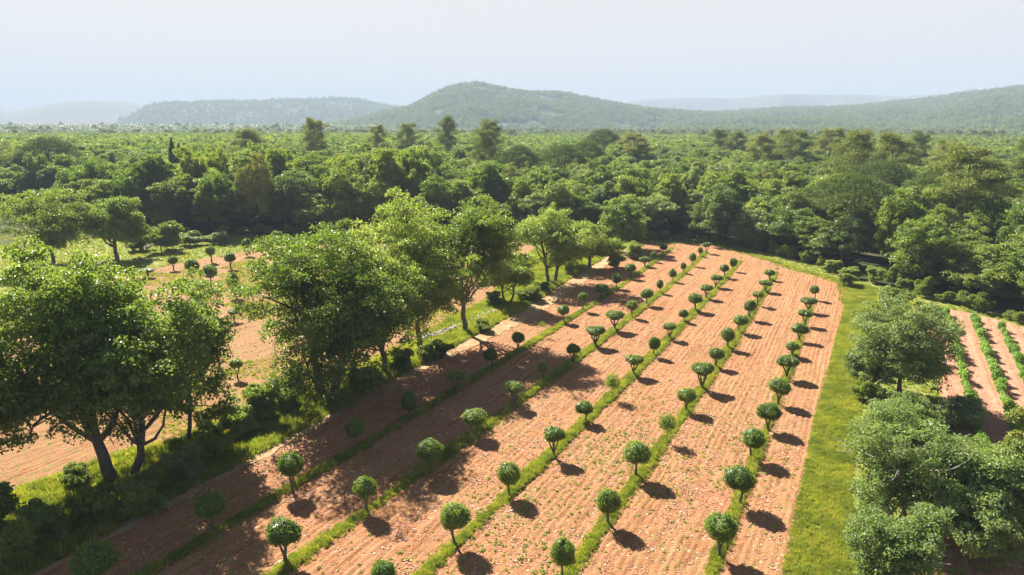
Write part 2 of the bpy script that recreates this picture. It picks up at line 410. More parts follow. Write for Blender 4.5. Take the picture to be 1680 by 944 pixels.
def make(name, meshes, parts=('trunk','crown'), loc=(0,0,0), rz=0, scale=(1,1,1)):
    e = empty(name, loc, rz, scale)
    for p_, me in zip(parts, meshes): link(p_, me, e)
    return e

# ------------------------------------------------------------------ instanced ground cover / far wood (uncountable stuff)
def scatter(name, protos, pts, rot, scl, var, label, cat, kind='stuff'):
    me = bpy.data.meshes.new(name); n = len(pts); me.vertices.add(n)
    me.vertices.foreach_set('co', np.asarray(pts, np.float32).ravel())
    a = me.attributes.new('rotz','FLOAT','POINT'); a.data.foreach_set('value', np.asarray(rot, np.float32))
    a = me.attributes.new('scl','FLOAT_VECTOR','POINT'); a.data.foreach_set('vector', np.asarray(scl, np.float32).ravel())
    a = me.attributes.new('var','INT','POINT'); a.data.foreach_set('value', np.asarray(var, np.int32))
    o = link(name, me); tag(o, label, cat, kind=kind)
    g = bpy.data.node_groups.new(name+'_nodes', 'GeometryNodeTree')
    g.interface.new_socket('Geometry', in_out='INPUT', socket_type='NodeSocketGeometry')
    g.interface.new_socket('Geometry', in_out='OUTPUT', socket_type='NodeSocketGeometry')
    gi = g.nodes.new('NodeGroupInput'); go = g.nodes.new('NodeGroupOutput'); jn = g.nodes.new('GeometryNodeJoinGeometry')
    def named(nm, dt):
        q = g.nodes.new('GeometryNodeInputNamedAttribute'); q.data_type = dt; q.inputs[0].default_value = nm
        return q.outputs['Attribute']
    rz = named('rotz','FLOAT'); sv = named('scl','FLOAT_VECTOR'); vv = named('var','INT')
    cx = g.nodes.new('ShaderNodeCombineXYZ'); g.links.new(rz, cx.inputs[2])
    for k, po in enumerate(protos):
        cmp_ = g.nodes.new('FunctionNodeCompare'); cmp_.data_type = 'INT'; cmp_.operation = 'EQUAL'
        ins = [s for s in cmp_.inputs if s.type == 'INT' and s.enabled] or [cmp_.inputs[2], cmp_.inputs[3]]
        g.links.new(vv, ins[0]); ins[1].default_value = k
        oi = g.nodes.new('GeometryNodeObjectInfo'); oi.inputs['Object'].default_value = po
        ip = g.nodes.new('GeometryNodeInstanceOnPoints')
        g.links.new(gi.outputs[0], ip.inputs['Points']); g.links.new(cmp_.outputs[0], ip.inputs['Selection'])
        g.links.new(oi.outputs['Geometry'], ip.inputs['Instance'])
        g.links.new(cx.outputs[0], ip.inputs['Rotation']); g.links.new(sv, ip.inputs['Scale'])
        g.links.new(ip.outputs[0], jn.inputs[0])
    g.links.new(jn.outputs[0], go.inputs[0])
    md = o.modifiers.new('scatter', 'NODES'); md.node_group = g
    return o
def proto(name, me): return bpy.data.objects.new(name, me)      # never linked: only a source for the scatter

# ================================================================== layout
def P(lst): return [at(*p) for p in lst]
# crops used while measuring: origin, all at 340/1680 px per unit
K = 340/1680.
O = {1:(1060,385), 2:(780,385), 3:(1060,550), 4:(780,550), 5:(1060,740), 6:(780,740), 7:(500,740), 8:(500,570), 9:(220,360), 0:(220,740)}
def cr(c, bx, by, w, top, kind): 
    ox, oy = O[c]; return (ox+bx*K, oy+by*K, w*K, oy+top*K, kind)
rowA = [cr(5,590,862,250,500,'round'), cr(5,742,440,238,118,'round'), cr(3,855,1010,200,745,'round'), cr(3,985,775,190,540,'round'),
        cr(3,1070,565,178,338,'round'), cr(3,1135,352,180,155,'flat'), cr(3,1183,178,122,40,'round'), cr(1,1240,868,136,708,'round'),
        cr(1,1285,742,122,598,'flat'), cr(1,1310,632,132,498,'flat'), cr(1,1358,532,82,405,'round')]
rowB = [cr(6,708,1040,200,700,'tall'), cr(6,1073,600,195,295,'tall'), cr(6,1300,215,212,-85,'round'), cr(3,165,868,122,635,'spiky'), cr(3,325,622,150,420,'round'),
        cr(3,450,440,185,210,'flat'), cr(3,565,265,125,93,'round'), cr(1,658,928,106,745,'tall'), cr(1,760,798,118,645,'round'), cr(1,833,690,106,520,'round'),
        cr(1,905,580,98,450,'flat'), cr(1,963,468,110,360,'flat'), cr(1,998,372,86,275,'round'), cr(1,1058,322,34,265,'sapling')]
rowC = [cr(7,650,1225,230,870,'round'), cr(7,1220,765,240,415,'round'), cr(6,272,365,186,80,'tall'), cr(4,632,995,180,740,'flat'), cr(4,880,708,146,528,'round'),
        cr(4,1107,520,106,308,'spiky'), cr(4,1283,328,156,150,'flat'), cr(4,1445,175,96,5,'tall'), cr(1,190,850,112,705,'flat'), cr(1,300,710,78,600,'tall'),
        cr(1,393,622,116,468,'round'), cr(1,485,522,108,395,'flat'), cr(1,565,430,106,315,'flat'), cr(1,632,352,78,235,'round'), cr(1,703,300,60,185,'tall'), cr(1,768,228,16,195,'sapling')]
rowD = [cr(0,1225,905,275,535,'round'), cr(7,500,490,205,195,'round'), cr(7,1018,185,215,-110,'round'), cr(8,1385,722,190,487,'round'), cr(4,315,578,152,368,'flat'),
        cr(4,543,350,84,212,'tall'), cr(4,790,237,116,66,'flat'), cr(2,970,905,165,728,'flat'), cr(2,1125,778,158,603,'flat'), cr(2,1268,675,90,525,'round'),
        cr(2,1385,575,108,430,'round'), cr(2,1492,478,56,362,'tall'), cr(1,213,385,62,275,'tall'), cr(1,300,315,48,222,'tall'), cr(1,373,258,58,143,'tall'),
        cr(1,437,180,42,98,'tall'), cr(1,490,155,70,55,'flat')]
rowE = [(163,975,66,888,'round'), (350,872,48,806,'round'), cr(0,1285,335,195,5,'round'), (584,741,30,686,'round'), (672,690,26,640,'tall'), (748,645,33,606,'flat'), (805,607,24,570,'round'),
        (850,577,21,543,'round'), cr(2,543,828,62,703,'sapling'), cr(2,715,715,106,560,'round'), cr(2,870,620,84,463,'flat'), cr(2,1020,522,112,393,'round'),
        cr(2,1143,440,78,308,'tall'), cr(2,1253,358,88,228,'round'), cr(2,1370,262,90,170,'flat'), cr(2,1443,226,50,133,'tall'), cr(2,1525,168,62,70,'round'), cr(2,1612,118,30,62,'sapling')]
left = [cr(9,110,475,120,385,'flat'), cr(9,322,415,80,290,'round'), cr(9,478,487,116,312,'round'), cr(9,626,558,116,358,'round'), cr(9,630,352,92,203,'round'), cr(9,785,405,86,262,'round'),
        cr(9,810,632,102,420,'tall'), cr(9,918,295,76,148,'round'), cr(9,1052,285,64,205,'round'), cr(9,1163,238,92,85,'round'), cr(9,812,832,100,720,'flat'),
        cr(2,170,195,58,75,'round'), cr(2,190,62,36,0,'sapling'), cr(2,318,80,60,30,'flat'), (390,622,22,587,'flat')]

def ground_line(row): return [at(t[0], t[1]) for t in row]
gA = ground_line(rowA); a0, a1 = np.array(gA[0]), np.array(gA[-1]); dA = (a1-a0)/np.linalg.norm(a1-a0)
ANG = math.atan2(dA[1], dA[0])
gC = ground_line(rowC); print('dirs', [round(math.degrees(math.atan2(g[-2][1]-g[0][1], g[-2][0]-g[0][0])),1) for g in map(ground_line,(rowA,rowB,rowC,rowD,rowE))])

# ---------------- surfaces
fieldP = P([(1048,402),(1110,399),(1180,404),(1240,421),(1320,447),(1385,464),(1392,500),(1366,600),(1340,700),(1316,830),(1290,944),(1268,1080),(300,1080),(-60,1010),(100,915),(220,852),(330,795),(440,738),(540,682),(640,626),(760,562),(860,508),(940,455),(990,425)])
leftP = P([(-160,560),(0,520),(110,478),(230,447),(330,425),(430,408),(490,396),(600,390),(760,388),(850,394),(880,408),(852,440),(800,490),(700,550),(600,600),(480,645),(380,690),(290,722),(160,760),(0,815),(-200,900),(-400,960)])
meadowP = P([(-300,500),(-120,350),(60,352),(240,388),(420,386),(600,386),(860,386),(1000,392),(1060,390),(1180,396),(1300,424),(1440,468),(1560,497),(1700,532),(1900,580),(2300,760),(2300,1100),(-1100,1100),(-900,800)])
trackP = P([(1318,443),(1440,474),(1470,500),(1430,560),(1418,640),(1402,730),(1395,830),(1440,944),(1480,1080),(1240,1080),(1282,944),(1308,830),(1333,700),(1360,600),(1386,500),(1384,470)])
pathP = P([(1050,402),(1056,402),(1002,431),(952,468),(882,517),(788,564),(672,622),(567,680),(470,732),(362,790),(248,850),(125,912),(30,960),(-90,1010),(100,915),(220,852),(330,795),(440,738),(540,682),(640,626),(760,562),(860,508),(940,455),(990,425)])
vineP = P([(1500,503),(1560,508),(1640,526),(1720,550),(1900,605),(2300,780),(2300,1000),(1640,1000),(1600,800),(1570,720),(1545,640),(1525,560)])
undP = P([(1400,905),(1480,870),(1560,840),(1640,800),(2300,1000),(2300,1100),(1440,1100),(1400,960)])

def sheet(name, poly, z, mat, kind='structure', jit=.15, seed=3, label=None):
    bm = bmesh.new(); vs = [bm.verts.new((x,y,z)) for x,y in densify(poly, .7, jit, seed)]
    f = bm.faces.new(vs); bmesh.ops.triangulate(bm, faces=[f])
    me = bpy.data.meshes.new(name); bm.to_mesh(me); bm.free(); me.materials.append(mat)
    for p_ in me.polygons:
        if p_.normal.z < 0: p_.flip()
    o = link(name, me); o['kind'] = kind
    if label: o['label'] = label
    return o
# terrain: one polar sheet to the horizon
def ground_sheet():
    rr = np.concatenate([[0.1], np.arange(20,700,20), np.geomspace(700,7150,36)]); na = 180
    V = [];
    for r in rr:
        for k in range(na):
            a = 2*PI*k/na; x = r*math.sin(a); y = r*math.cos(a); V.append((x,y,float(terr(x,y))))
    F4 = [(i*na+k, (i+1)*na+k, (i+1)*na+(k+1)%na, i*na+(k+1)%na) for i in range(len(rr)-1) for k in range(na)]
    me = mesh_np('ground', V, [f[::-1] for f in F4], mat=MAT['floor'], smooth_=True); o = link('ground', me); o['kind'] = 'structure'
ground_sheet()
MAT['soil'] = soil_mat('red_soil', (.15,.050,.020), (.365,.155,.064), (.46,.26,.135), (.54,.43,.31), ANG, (.20,.22,.06), .25)
MAT['soil_left'] = soil_mat('red_soil_grassy', (.14,.055,.022), (.34,.15,.064), (.42,.24,.13), (.48,.38,.27), ANG, (.17,.20,.05), 2.0)
VANG = math.atan2(at(1551,518)[1]-at(1600,700)[1], at(1551,518)[0]-at(1600,700)[0])
MAT['soil_vine'] = soil_mat('vineyard_soil', (.30,.12,.06), (.45,.21,.12), (.54,.33,.22), (.58,.48,.38), VANG)
sheet('meadow', meadowP, .004, MAT['meadow'])
sheet('grass_track', trackP, .012, MAT['track'], jit=.3)
sheet('pale_path', pathP, .075, MAT['path'], jit=.32)
sheet('shaded_soil', undP, .016, MAT['soil_vine'], jit=.3)

def furrowed(name, poly, ang, step, amp, per, mat, z0=.02, seed=5):
    poly = densify(poly, 1.0, .3, seed); pa = np.array(poly); c, s = math.cos(ang), math.sin(ang)
    U = pa[:,0]*c+pa[:,1]*s; Vv = -pa[:,0]*s+pa[:,1]*c
    us = np.arange(U.min(), U.max(), step*1.6); vs = np.arange(Vv.min(), Vv.max(), step)
    uu, vv_ = np.meshgrid(us, vs, indexing='ij'); x = uu*c-vv_*s; y = uu*s+vv_*c
    wob = (fbm(uu*.05, vv_*.05, 3)-.5)*1.2
    z = z0 + amp*.85*(.5+.5*np.sin(2*PI*(vv_+wob)/per))*(.1+1.6*vn(uu*.25, vv_*.9, 9)) + amp*1.7*(vn(uu*4, vv_*5, 7)-.5) + amp*1.3*(vn(uu*1.6, vv_*2.5, 8)-.5)
    z = np.maximum(z, z0*.3)
    xm = (x[:-1,:-1]+x[1:,1:])/2; ym = (y[:-1,:-1]+y[1:,1:])/2; keep = inside(xm, ym, poly)
    az = np.abs(np.degrees(np.arctan2(xm, ym))); keep &= (az < 46) & (ym > 15)
    nu, nv = x.shape; idx = np.arange(nu*nv).reshape(nu,nv)
    F4 = np.stack([idx[:-1,:-1], idx[1:,:-1], idx[1:,1:], idx[:-1,1:]], -1)[keep]
    used, inv = np.unique(F4, return_inverse=True); Vt = np.stack([x.ravel(), y.ravel(), z.ravel()], 1)[used]
    me = mesh_np(name, Vt, inv.reshape(-1,4), mat=mat, smooth_=True); o = link(name, me); o['kind'] = 'structure'; return o
furrowed('red_field', fieldP, ANG, .10, .055, .42, MAT['soil'])
furrowed('red_field_beyond', leftP, ANG, .16, .055, .5, MAT['soil_left'])
furrowed('vineyard_soil', vineP, VANG, .12, .05, 1.1, MAT['soil_vine'])

# ---------------- grass strips below the rows
tuft_pts = []; tuft_s = []
rgn = np.random.default_rng(11)
def strip_line(row, ext=(14,2)):
    g = ground_line(row); g = [np.array(p) for p in g]
    g = [p for p in g if True]
    # fitted smooth line (quadratic in v over u)
    c, s = math.cos(ANG), math.sin(ANG); u = np.array([p[0]*c+p[1]*s for p in g]); v = np.array([-p[0]*s+p[1]*c for p in g])
    k = np.polyfit(u, v, 2); us = np.arange(u.min()-ext[0], u.max()+ext[1], .5)
    vv_ = np.polyval(k, us); return np.stack([us*c-vv_*s, us*s+vv_*c], 1), us, vv_
strips = []
for nm, row, w, ext in (('A',rowA,.55,(10,0)),('B',rowB,.85,(8,1)),('C',rowC,.95,(8,1)),('D',rowD,1.0,(10,1)),('E',rowE,.85,(6,1))):
    ln, us, vs_ = strip_line(row, ext); strips.append((ln, w))
    n = len(ln); nrm = np.stack([-np.gradient(ln[:,1]), np.gradient(ln[:,0])], 1); nrm = unit(nrm)
    wl = w*.40*(.45+1.1*fbm(us*.5, us*0+len(strips), 31)); wr = w*.40*(.45+1.1*fbm(us*.5, us*0+9+len(strips), 37))
    V = []; zt = .03
    for i in range(n):
        for t, q in ((1,.03),(.55,zt+.03),(0,zt+.06),(-.55,zt+.03),(-1,.03)):
            ww = wl[i] if t > 0 else wr[i]; p_ = ln[i]+nrm[i]*t*ww; V.append((p_[0],p_[1],q))
    F4 = [(i*5+k+1, i*5+k, (i+1)*5+k, (i+1)*5+k+1) for i in range(n-1) for k in range(4)]
    o = link('grass_strip', mesh_np('grass_strip', V, F4, mat=MAT['track'], smooth_=True)); o['kind'] = 'structure'
    L = len(ln)*.5; m = int(L*w*95); ii = rgn.integers(0, n, m); tt = rgn.normal(0,.45,m).clip(-1.15,1.15)
    q = ln[ii]+nrm[ii]*(tt*np.where(tt>0,wl[ii],wr[ii]))[:,None]+rgn.normal(0,.13,(m,2))
    tuft_pts.append(np.column_stack([q, np.full(m,.05)])); tuft_s.append(rgn.uniform(.35,.95,m)*(1-.35*np.abs(tt))*(.55+.9*vn(ii*.09,ii*0+w*9,41)))

def sample(poly, n):
    pa = np.array(poly); lo = pa.min(0); hi = pa.max(0); out = []
    tot = 0
    while tot < n:
        q = rgn.uniform(lo, hi, (n*2,2)); q = q[inside(q[:,0], q[:,1], poly)]
        q = q[(np.abs(np.degrees(np.arctan2(q[:,0], q[:,1]))) < 42) & (q[:,1] > 18)]
        out.append(q); tot += len(q)
    return np.concatenate(out)[:n]
q = sample(trackP, 26000); tuft_pts.append(np.column_stack([q, np.full(len(q),.01)])); tuft_s.append(rgn.uniform(.35,.8,len(q)))
# bank between the path and the field beyond
bankP = P([(990,425),(940,455),(860,508),(760,562),(640,626),(540,682),(440,738),(330,795),(220,852),(100,915),(-60,1010),(-300,1060),(-300,900),(0,815),(160,760),(290,722),(380,690),(480,645),(600,600),(700,550),(800,490),(852,440),(880,408)])
sheet('ditch_bank', bankP, .01, MAT['bank'], jit=.3)
q = sample(bankP, 24000); tuft_pts.append(np.column_stack([q, np.full(len(q),.01)])); tuft_s.append(rgn.uniform(.5,1.7,len(q))*(.6+.8*vn(q[:,0]*.3,q[:,1]*.3,5)))
q = sample(meadowP, 60000); m = ~inside(q[:,0],q[:,1],fieldP) & ~inside(q[:,0],q[:,1],leftP) & ~inside(q[:,0],q[:,1],vineP) & ~inside(q[:,0],q[:,1],trackP)& ~inside(q[:,0],q[:,1],bankP)
q = q[m]; tuft_pts.append(np.column_stack([q, np.full(len(q),.0)])); tuft_s.append(rgn.uniform(.4,1.0,len(q)))
q = sample(leftP, 60000); q = q[fbm(q[:,0]*.10+3, q[:,1]*.16, 91, 3) > .50]; tuft_pts.append(np.column_stack([q, np.full(len(q),.03)])); tuft_s.append(rgn.uniform(.25,.75,len(q)))
# edges of the field
for a, b in zip(fieldP[1:6], fieldP[2:7]):
    n = int(math.dist(a,b)*30); t = rgn.random(n); q = np.array(a)+(np.array(b)-np.array(a))*t[:,None]+rgn.normal(0,.5,(n,2))
    tuft_pts.append(np.column_stack([q, np.full(n,.02)])); tuft_s.append(rgn.uniform(.4,.9,n))

def tuft_mesh(seed, n=34, h=.34, r=.17, flowers=0):
    rg = np.random.default_rng(seed); V = []; F3 = []; T = []
    for i in range(n):
        a = rg.uniform(0,2*PI); rad = r*math.sqrt(rg.random()); b = np.array([math.cos(a)*rad, math.sin(a)*rad, 0]); hh = h*rg.uniform(.5,1.1)
        tip = b+np.array([rg.normal()*.1, rg.normal()*.1, hh]); w = rg.normal(size=3)*.018; w[2] = 0
        w = w/np.linalg.norm(w)*.02
        k = len(V); V += [tuple(b-w), tuple(b+w), tuple(tip)]; F3.append((k,k+1,k+2)); T.append(rg.random())
    return mesh_np('tuft', V, None, F3, tint=T, mat=MAT['grass'])
tp = [proto('grass_tuft', tuft_mesh(s)) for s in range(3)]
pts = np.concatenate(tuft_pts); ss = np.concatenate(tuft_s); n = len(pts)
# colour varies with place: choose scale only; variant random
scatter('grass', tp, pts, rgn.uniform(0,6.28,n), np.column_stack([ss*1.1,ss*1.1,ss]), rgn.integers(0,3,n), 'green and yellow grass growing in strips, on the track and along the ditch', 'grass')
# weeds in the lanes
def weed_mesh(seed):
    rg = np.random.default_rng(seed); n = 26; d = unit(rg.normal(size=(n,3))); d[:,2] = abs(d[:,2]); p_ = d*np.array([.12,.12,.12])*rg.uniform(.3,1,(n,1))
    v, f = diamonds(p_, unit(d+rg.normal(size=(n,3))*.5), .09, rg); return mesh_np('weed', v, f, tint=rg.random(n), mat=MAT['weed'])
wp = [proto('weed_plant', weed_mesh(s)) for s in range(3)]
q = sample(fieldP, 46000); c, s = math.cos(ANG), math.sin(ANG); u = q[:,0]*c+q[:,1]*s; v = -q[:,0]*s+q[:,1]*c
dens = fbm(u*.09, v*.22, 77, 3); lane = np.zeros(len(q))
lb = strips[1][0]; lc = strips[2][0]
def side(pt, ln):
    i = np.argmin(((ln[None,:,:]-pt[:,None,:])**2).sum(-1), 1); return i
# lanes either side of the second and third rows carry the most weeds
dB = np.sqrt(((q[:,None,:]-strips[1][0][None,::4,:])**2).sum(-1)).min(1)
pr = np.clip((dens-.36)*4.0, 0, 1)*np.where(dB < 5.5, 1.0, .25)*smooth((62-u*0-q[:,1])/22.)+.02
q2 = q[rgn.random(len(q)) < pr]
q = sample(leftP, 14000); q3 = q[rgn.random(len(q)) < np.clip((fbm(q[:,0]*.12,q[:,1]*.12,55)-.38)*3,0.02,1)]
q = np.concatenate([q2,q3]); n = len(q); ws = rgn.uniform(.3,1.0,n)
scatter('weeds', wp, np.column_stack([q, np.full(n,.04)]), rgn.uniform(0,6.28,n), np.column_stack([ws,ws,ws]), rgn.integers(0,3,n), 'small green weeds scattered over the red ploughed lanes', 'weeds')
# clods and stones
def clod_mesh(seed):
    rg = np.random.default_rng(seed); bm = bmesh.new(); bmesh.ops.create_icosphere(bm, subdivisions=1, radius=.5)
    for v_ in bm.verts: v_.co = v_.co*rg.uniform(.6,1.15); v_.co.z *= .6
    V = [v_.co[:] for v_ in bm.verts]; F3 = [[v_.index for v_ in f.verts] for f in bm.faces]; bm.free()
    return mesh_np('clod', V, None, F3, tint=rg.random(len(F3)), mat=MAT['stone'])
cp = [proto('clod_stone', clod_mesh(s)) for s in range(4)]
q = sample(fieldP, 420000); q = q[rgn.random(len(q)) < np.clip((46/np.maximum(q[:,1],24))**2.2, .12, 1)*(.35+.9*fbm(q[:,0]*.15,q[:,1]*.15,21,3))]
q = np.concatenate([q, sample(vineP, 16000), sample(leftP, 26000)])
n = len(q); cs = rgn.gamma(2.2,.020,n)+.022; print('clods', n, 'tufts', len(pts))
scatter('gravel', cp, np.column_stack([q, np.full(n,.035)]), rgn.uniform(0,6.28,n), np.column_stack([cs*1.2,cs,cs]), rgn.integers(0,4,n), 'red clods and pale stones strewn over the ploughed soil', 'gravel')

# ================================================================== clipped trees
TV = {}
for kd, k in (('round',6),('flat',5),('tall',4),('sapling',2),('spiky',2)):
    TV[kd] = [topiary('clipped_'+kd, 100+j+7*len(TV), kd) for j in range(k)]
made = {}
ordn = ['first','second','third','fourth','fifth','sixth','seventh','eighth','ninth','tenth','eleventh','twelfth','thirteenth','fourteenth','fifteenth','sixteenth','seventeenth','eighteenth']
word = dict(round='round clipped tree', flat='broad clipped tree', tall='upright clipped tree', sapling='thin young tree', spiky='shaggy clipped tree')
rt = random.Random(5)
def place_topiary(t, label, group):
    bx, by, w, top, kd = t; x, y = at(bx, by); zd = zdepth(by)
    h = max(1.0, height_at(by, top)); w = w/F*zd
    h = h - .12*w                         # the top row seen is the far-top of the ball
    k = rt.randrange(len(TV[kd])); key = (kd, k)
    if key not in made:
        o = make('clipped_tree', TV[kd][k]); made[key] = o
    else: o = copy_tree(made[key])
    o.location = (x, y, .03); o.rotation_euler = (0,0,rt.uniform(0,6.28)); sx = w/1.5
    o.scale = (sx, sx, h/2.3); tag(o, label, 'tree', group)
    return o
ends = dict(A='of the row beside the grass track', B='of the second row from the grass track', C='in the middle row of the field', D='of the fourth row from grass track', E='of the row beside the pale path')
for nm, row in (('A',rowA),('B',rowB),('C',rowC),('D',rowD),('E',rowE)):
    for i, t in enumerate(row):
        place_topiary(t, f"{word[t[4]]}, {ordn[i]} from the near end {ends[nm]}", 'clipped trees in rows on the red field')
lw = ['partly hidden by the oak tops','first from the oak tops','second from the oak tops, thick trunked','the front one, leaning','behind the leaning one','thin trunked in mid group','half hidden by the large oak crown','third from the wood edge','small, between two taller ones','closest to the wood edge','seen through the oak leaves','between the oaks, on red soil','far, near the edge of the wood','low, beside the small oak','alone below the oaks']
for i, t in enumerate(left):
    place_topiary(t, f"{word[t[4]]} in the field beyond the ditch, {lw[i]}"[:110], 'clipped trees in the field beyond the ditch')

# ================================================================== large single trees
def big(px, by, top, wpx, seed, label, name='oak_tree', mat='oak', cat='tree', group=None, dx=0, stems=1, lean=0, lobes=11, puffs=13, leaves=380, leaf=.17, base=.2, tr=.32, inner=.25, flat=.8, dead=0):
    lobes += 9; puffs = int(puffs*1.9); leaves = int(leaves*.21); leaf *= 1.32; inner=.06; base *= .6; wpx *= 1.12
    x, y = at(px, by); h = height_at(by, top)*1.05; w = wpx/F*zdepth(by)
    ms = broadleaf(name, seed, h, w, base=base, lobes=lobes, puffs=puffs, leaves=leaves, leaf=leaf, tr=tr, mat=mat, stems=stems, lean=lean, inner=inner, flat=flat)
    o = make(name, ms, loc=(x,y,0)); tag(o, label, cat, group)
    rg = np.random.default_rng(seed+900)
    for k_ in range(dead):
        a = rg.uniform(-2.4,-.4) if k_ % 3 else rg.uniform(0,6.28); e_ = rg.uniform(.1,.9); wd = Wood()
        d_ = np.array([math.cos(a)*math.cos(e_), math.sin(a)*math.cos(e_), math.sin(e_)]); c_ = np.array([0,0,h*.45]); rr_d = np.array([w*.5,w*.5,h*.52])
        tip = c_+d_*rr_d*rg.uniform(1.0,1.12); p1 = wd.limb(c_+d_*rr_d*.45, tip, .05, .014, rg, .1, 5, 5)
        for m_ in range(5):
            q_ = p1[2+m_%3]; wd.limb(q_, q_+(d_+rg.normal(size=3)*.55)*rg.uniform(.5,1.0), .02, .007, rg, .1, 3, 4)
        link('dead_branch', wd.mesh('dead_branch', MAT['palebark']), o)
    return o
G1 = 'tall oaks standing along the ditch'
big(188,790,415,270,1,'tall oak with thick leaning trunk above the dark bushes','oak_tree',group=G1,lean=-.22,lobes=14,puffs=14,leaves=400,tr=.42,base=.04)
big(219,783,462,235,2,'tall oak with straight slim trunk beside the leaning oak','oak_tree',group=G1,lean=.20,lobes=11,puffs=14,leaves=380,tr=.30,base=.06)
big(308,724,462,180,31,'smaller oak hanging over the bright ditch grass beside the slim trunked oak','oak_tree',group=G1,lobes=9,puffs=13,leaves=380,tr=.18,base=.04)
big(-50,845,540,270,3,'leafy oak cut off by the edge of the picture','oak_tree',group=G1,base=.08)
big(538,650,366,262,4,'broad dark oak, the largest crown among the trees by the ditch','oak_tree',group=G1,lobes=17,puffs=16,leaves=480,tr=.45,base=.0,stems=2)
big(630,615,378,190,5,'oak joined to the broad dark oak on its path side','oak_tree',group=G1,lobes=12,base=.02)
big(762,546,330,165,6,'tall oak with long bare straight trunk over the path','oak_tree',group=G1,base=.45,tr=.34,lobes=11)
big(688,575,318,190,7,'tall oak between the broad dark oak and the straight trunked one','oak_tree',group=G1,base=.08,lobes=13)
big(833,500,418,98,8,'small oak with two thin trunks beside the rubble wall','oak_tree',group=G1,base=.3,stems=2,tr=.18,lobes=7,puffs=10,leaf=.18)
big(905,466,352,140,9,'rounded oak with forked trunk at the far part of the ditch','oak_tree',group=G1,base=.26,stems=2,lobes=9,puffs=12,leaf=.19)
big(968,440,372,95,10,'low oak just behind the rounded forked oak','oak_tree',group=G1,base=.2,lobes=8,puffs=10,leaf=.2)
big(1018,408,330,90,11,'dark oak where the ditch meets the wood','oak_tree',group=G1,base=.1,lobes=8,puffs=10,leaf=.22,mat='forest')
big(88,432,318,140,12,'pale leafy oak standing on the open grass','oak_tree',group='oaks on the grass beyond the field',base=.12,lobes=10,puffs=12,leaf=.22,mat='forest')
big(192,426,328,100,13,'oak with dark trunk beside the pale leafy oak on grass','oak_tree',group='oaks on the grass beyond the field',base=.22,lobes=8,puffs=12,leaf=.22,mat='forest',tr=.4)
big(1472,655,494,140,14,'grey-green holm oak between the grass track and the vineyard','holm_oak',mat='holm',lobes=12,puffs=13,leaves=340,leaf=.14,base=.06,tr=.22)
big(1432,640,560,70,114,'dark leafy tree pressed against the grey-green holm oak','holm_oak',mat='holm',lobes=5,puffs=10,leaves=300,leaf=.14,base=.05,tr=.14)
big(1440,575,484,84,15,'yellow-green juniper bush behind the holm oak','juniper',mat='shrub',lobes=7,puffs=9,leaves=260,leaf=.13,base=.03,tr=.1)
big(1468,510,470,44,16,'small leafy tree at the end of the grass track','young_oak',mat='forest',lobes=5,puffs=9,leaves=220,leaf=.16,base=.05,tr=.1)
G2 = 'grey-green trees between the track and the vineyard'
big(1470,860,682,190,17,'large silvery tree spreading beside the grass track','silver_tree',mat='silver',group=G2,lobes=13,puffs=14,leaves=420,leaf=.11,base=.05,tr=.2,stems=3,dead=7)
big(1570,850,740,170,18,'silvery tree with bare dead twigs next to the large silvery one','silver_tree',mat='silver',group=G2,lobes=10,puffs=13,leaves=330,leaf=.11,base=.08,tr=.18,stems=2,dead=8)
big(1455,985,815,150,19,'silvery tree at the bottom edge beside the grass track','silver_tree',mat='silver',group=G2,lobes=9,puffs=13,leaves=400,leaf=.10,base=.05,tr=.18,stems=2,dead=3)
big(1560,700,655,90,20,'low green bush between the holm oak and the vineyard','shrub',mat='holm',cat='bush',lobes=6,puffs=9,leaves=260,leaf=.12,base=.0,tr=.08)
big(1475,735,655,105,21,'leafy bush at the foot of the holm oak','shrub',mat='silver',cat='bush',lobes=8,puffs=10,leaves=300,leaf=.12,base=.0,tr=.08)
big(1645,900,730,160,22,'dark green shrub over the shaded soil near the corner','shrub',mat='silver',cat='bush',lobes=9,puffs=12,leaves=300,leaf=.12,base=.05,tr=.12)
big(1592,925,800,120,23,'leafy bush filling the gap below the twiggy silvery tree','shrub',mat='silver',cat='bush',lobes=8,puffs=11,leaves=300,leaf=.12,base=.0,tr=.08)
x, y = at(1672,880); ms = pine('feathery', 5, height_at(880,655), 110/F*zdepth(880), leaves=520, leaf=.2, tr=.15, base=.1)
tag(make('pine_tree', ms, loc=(x,y,0)), 'feathery young pine at the edge beside the vineyard', 'tree')

# dead grey branches poking out of the silvery trees
rd = random.Random(8)
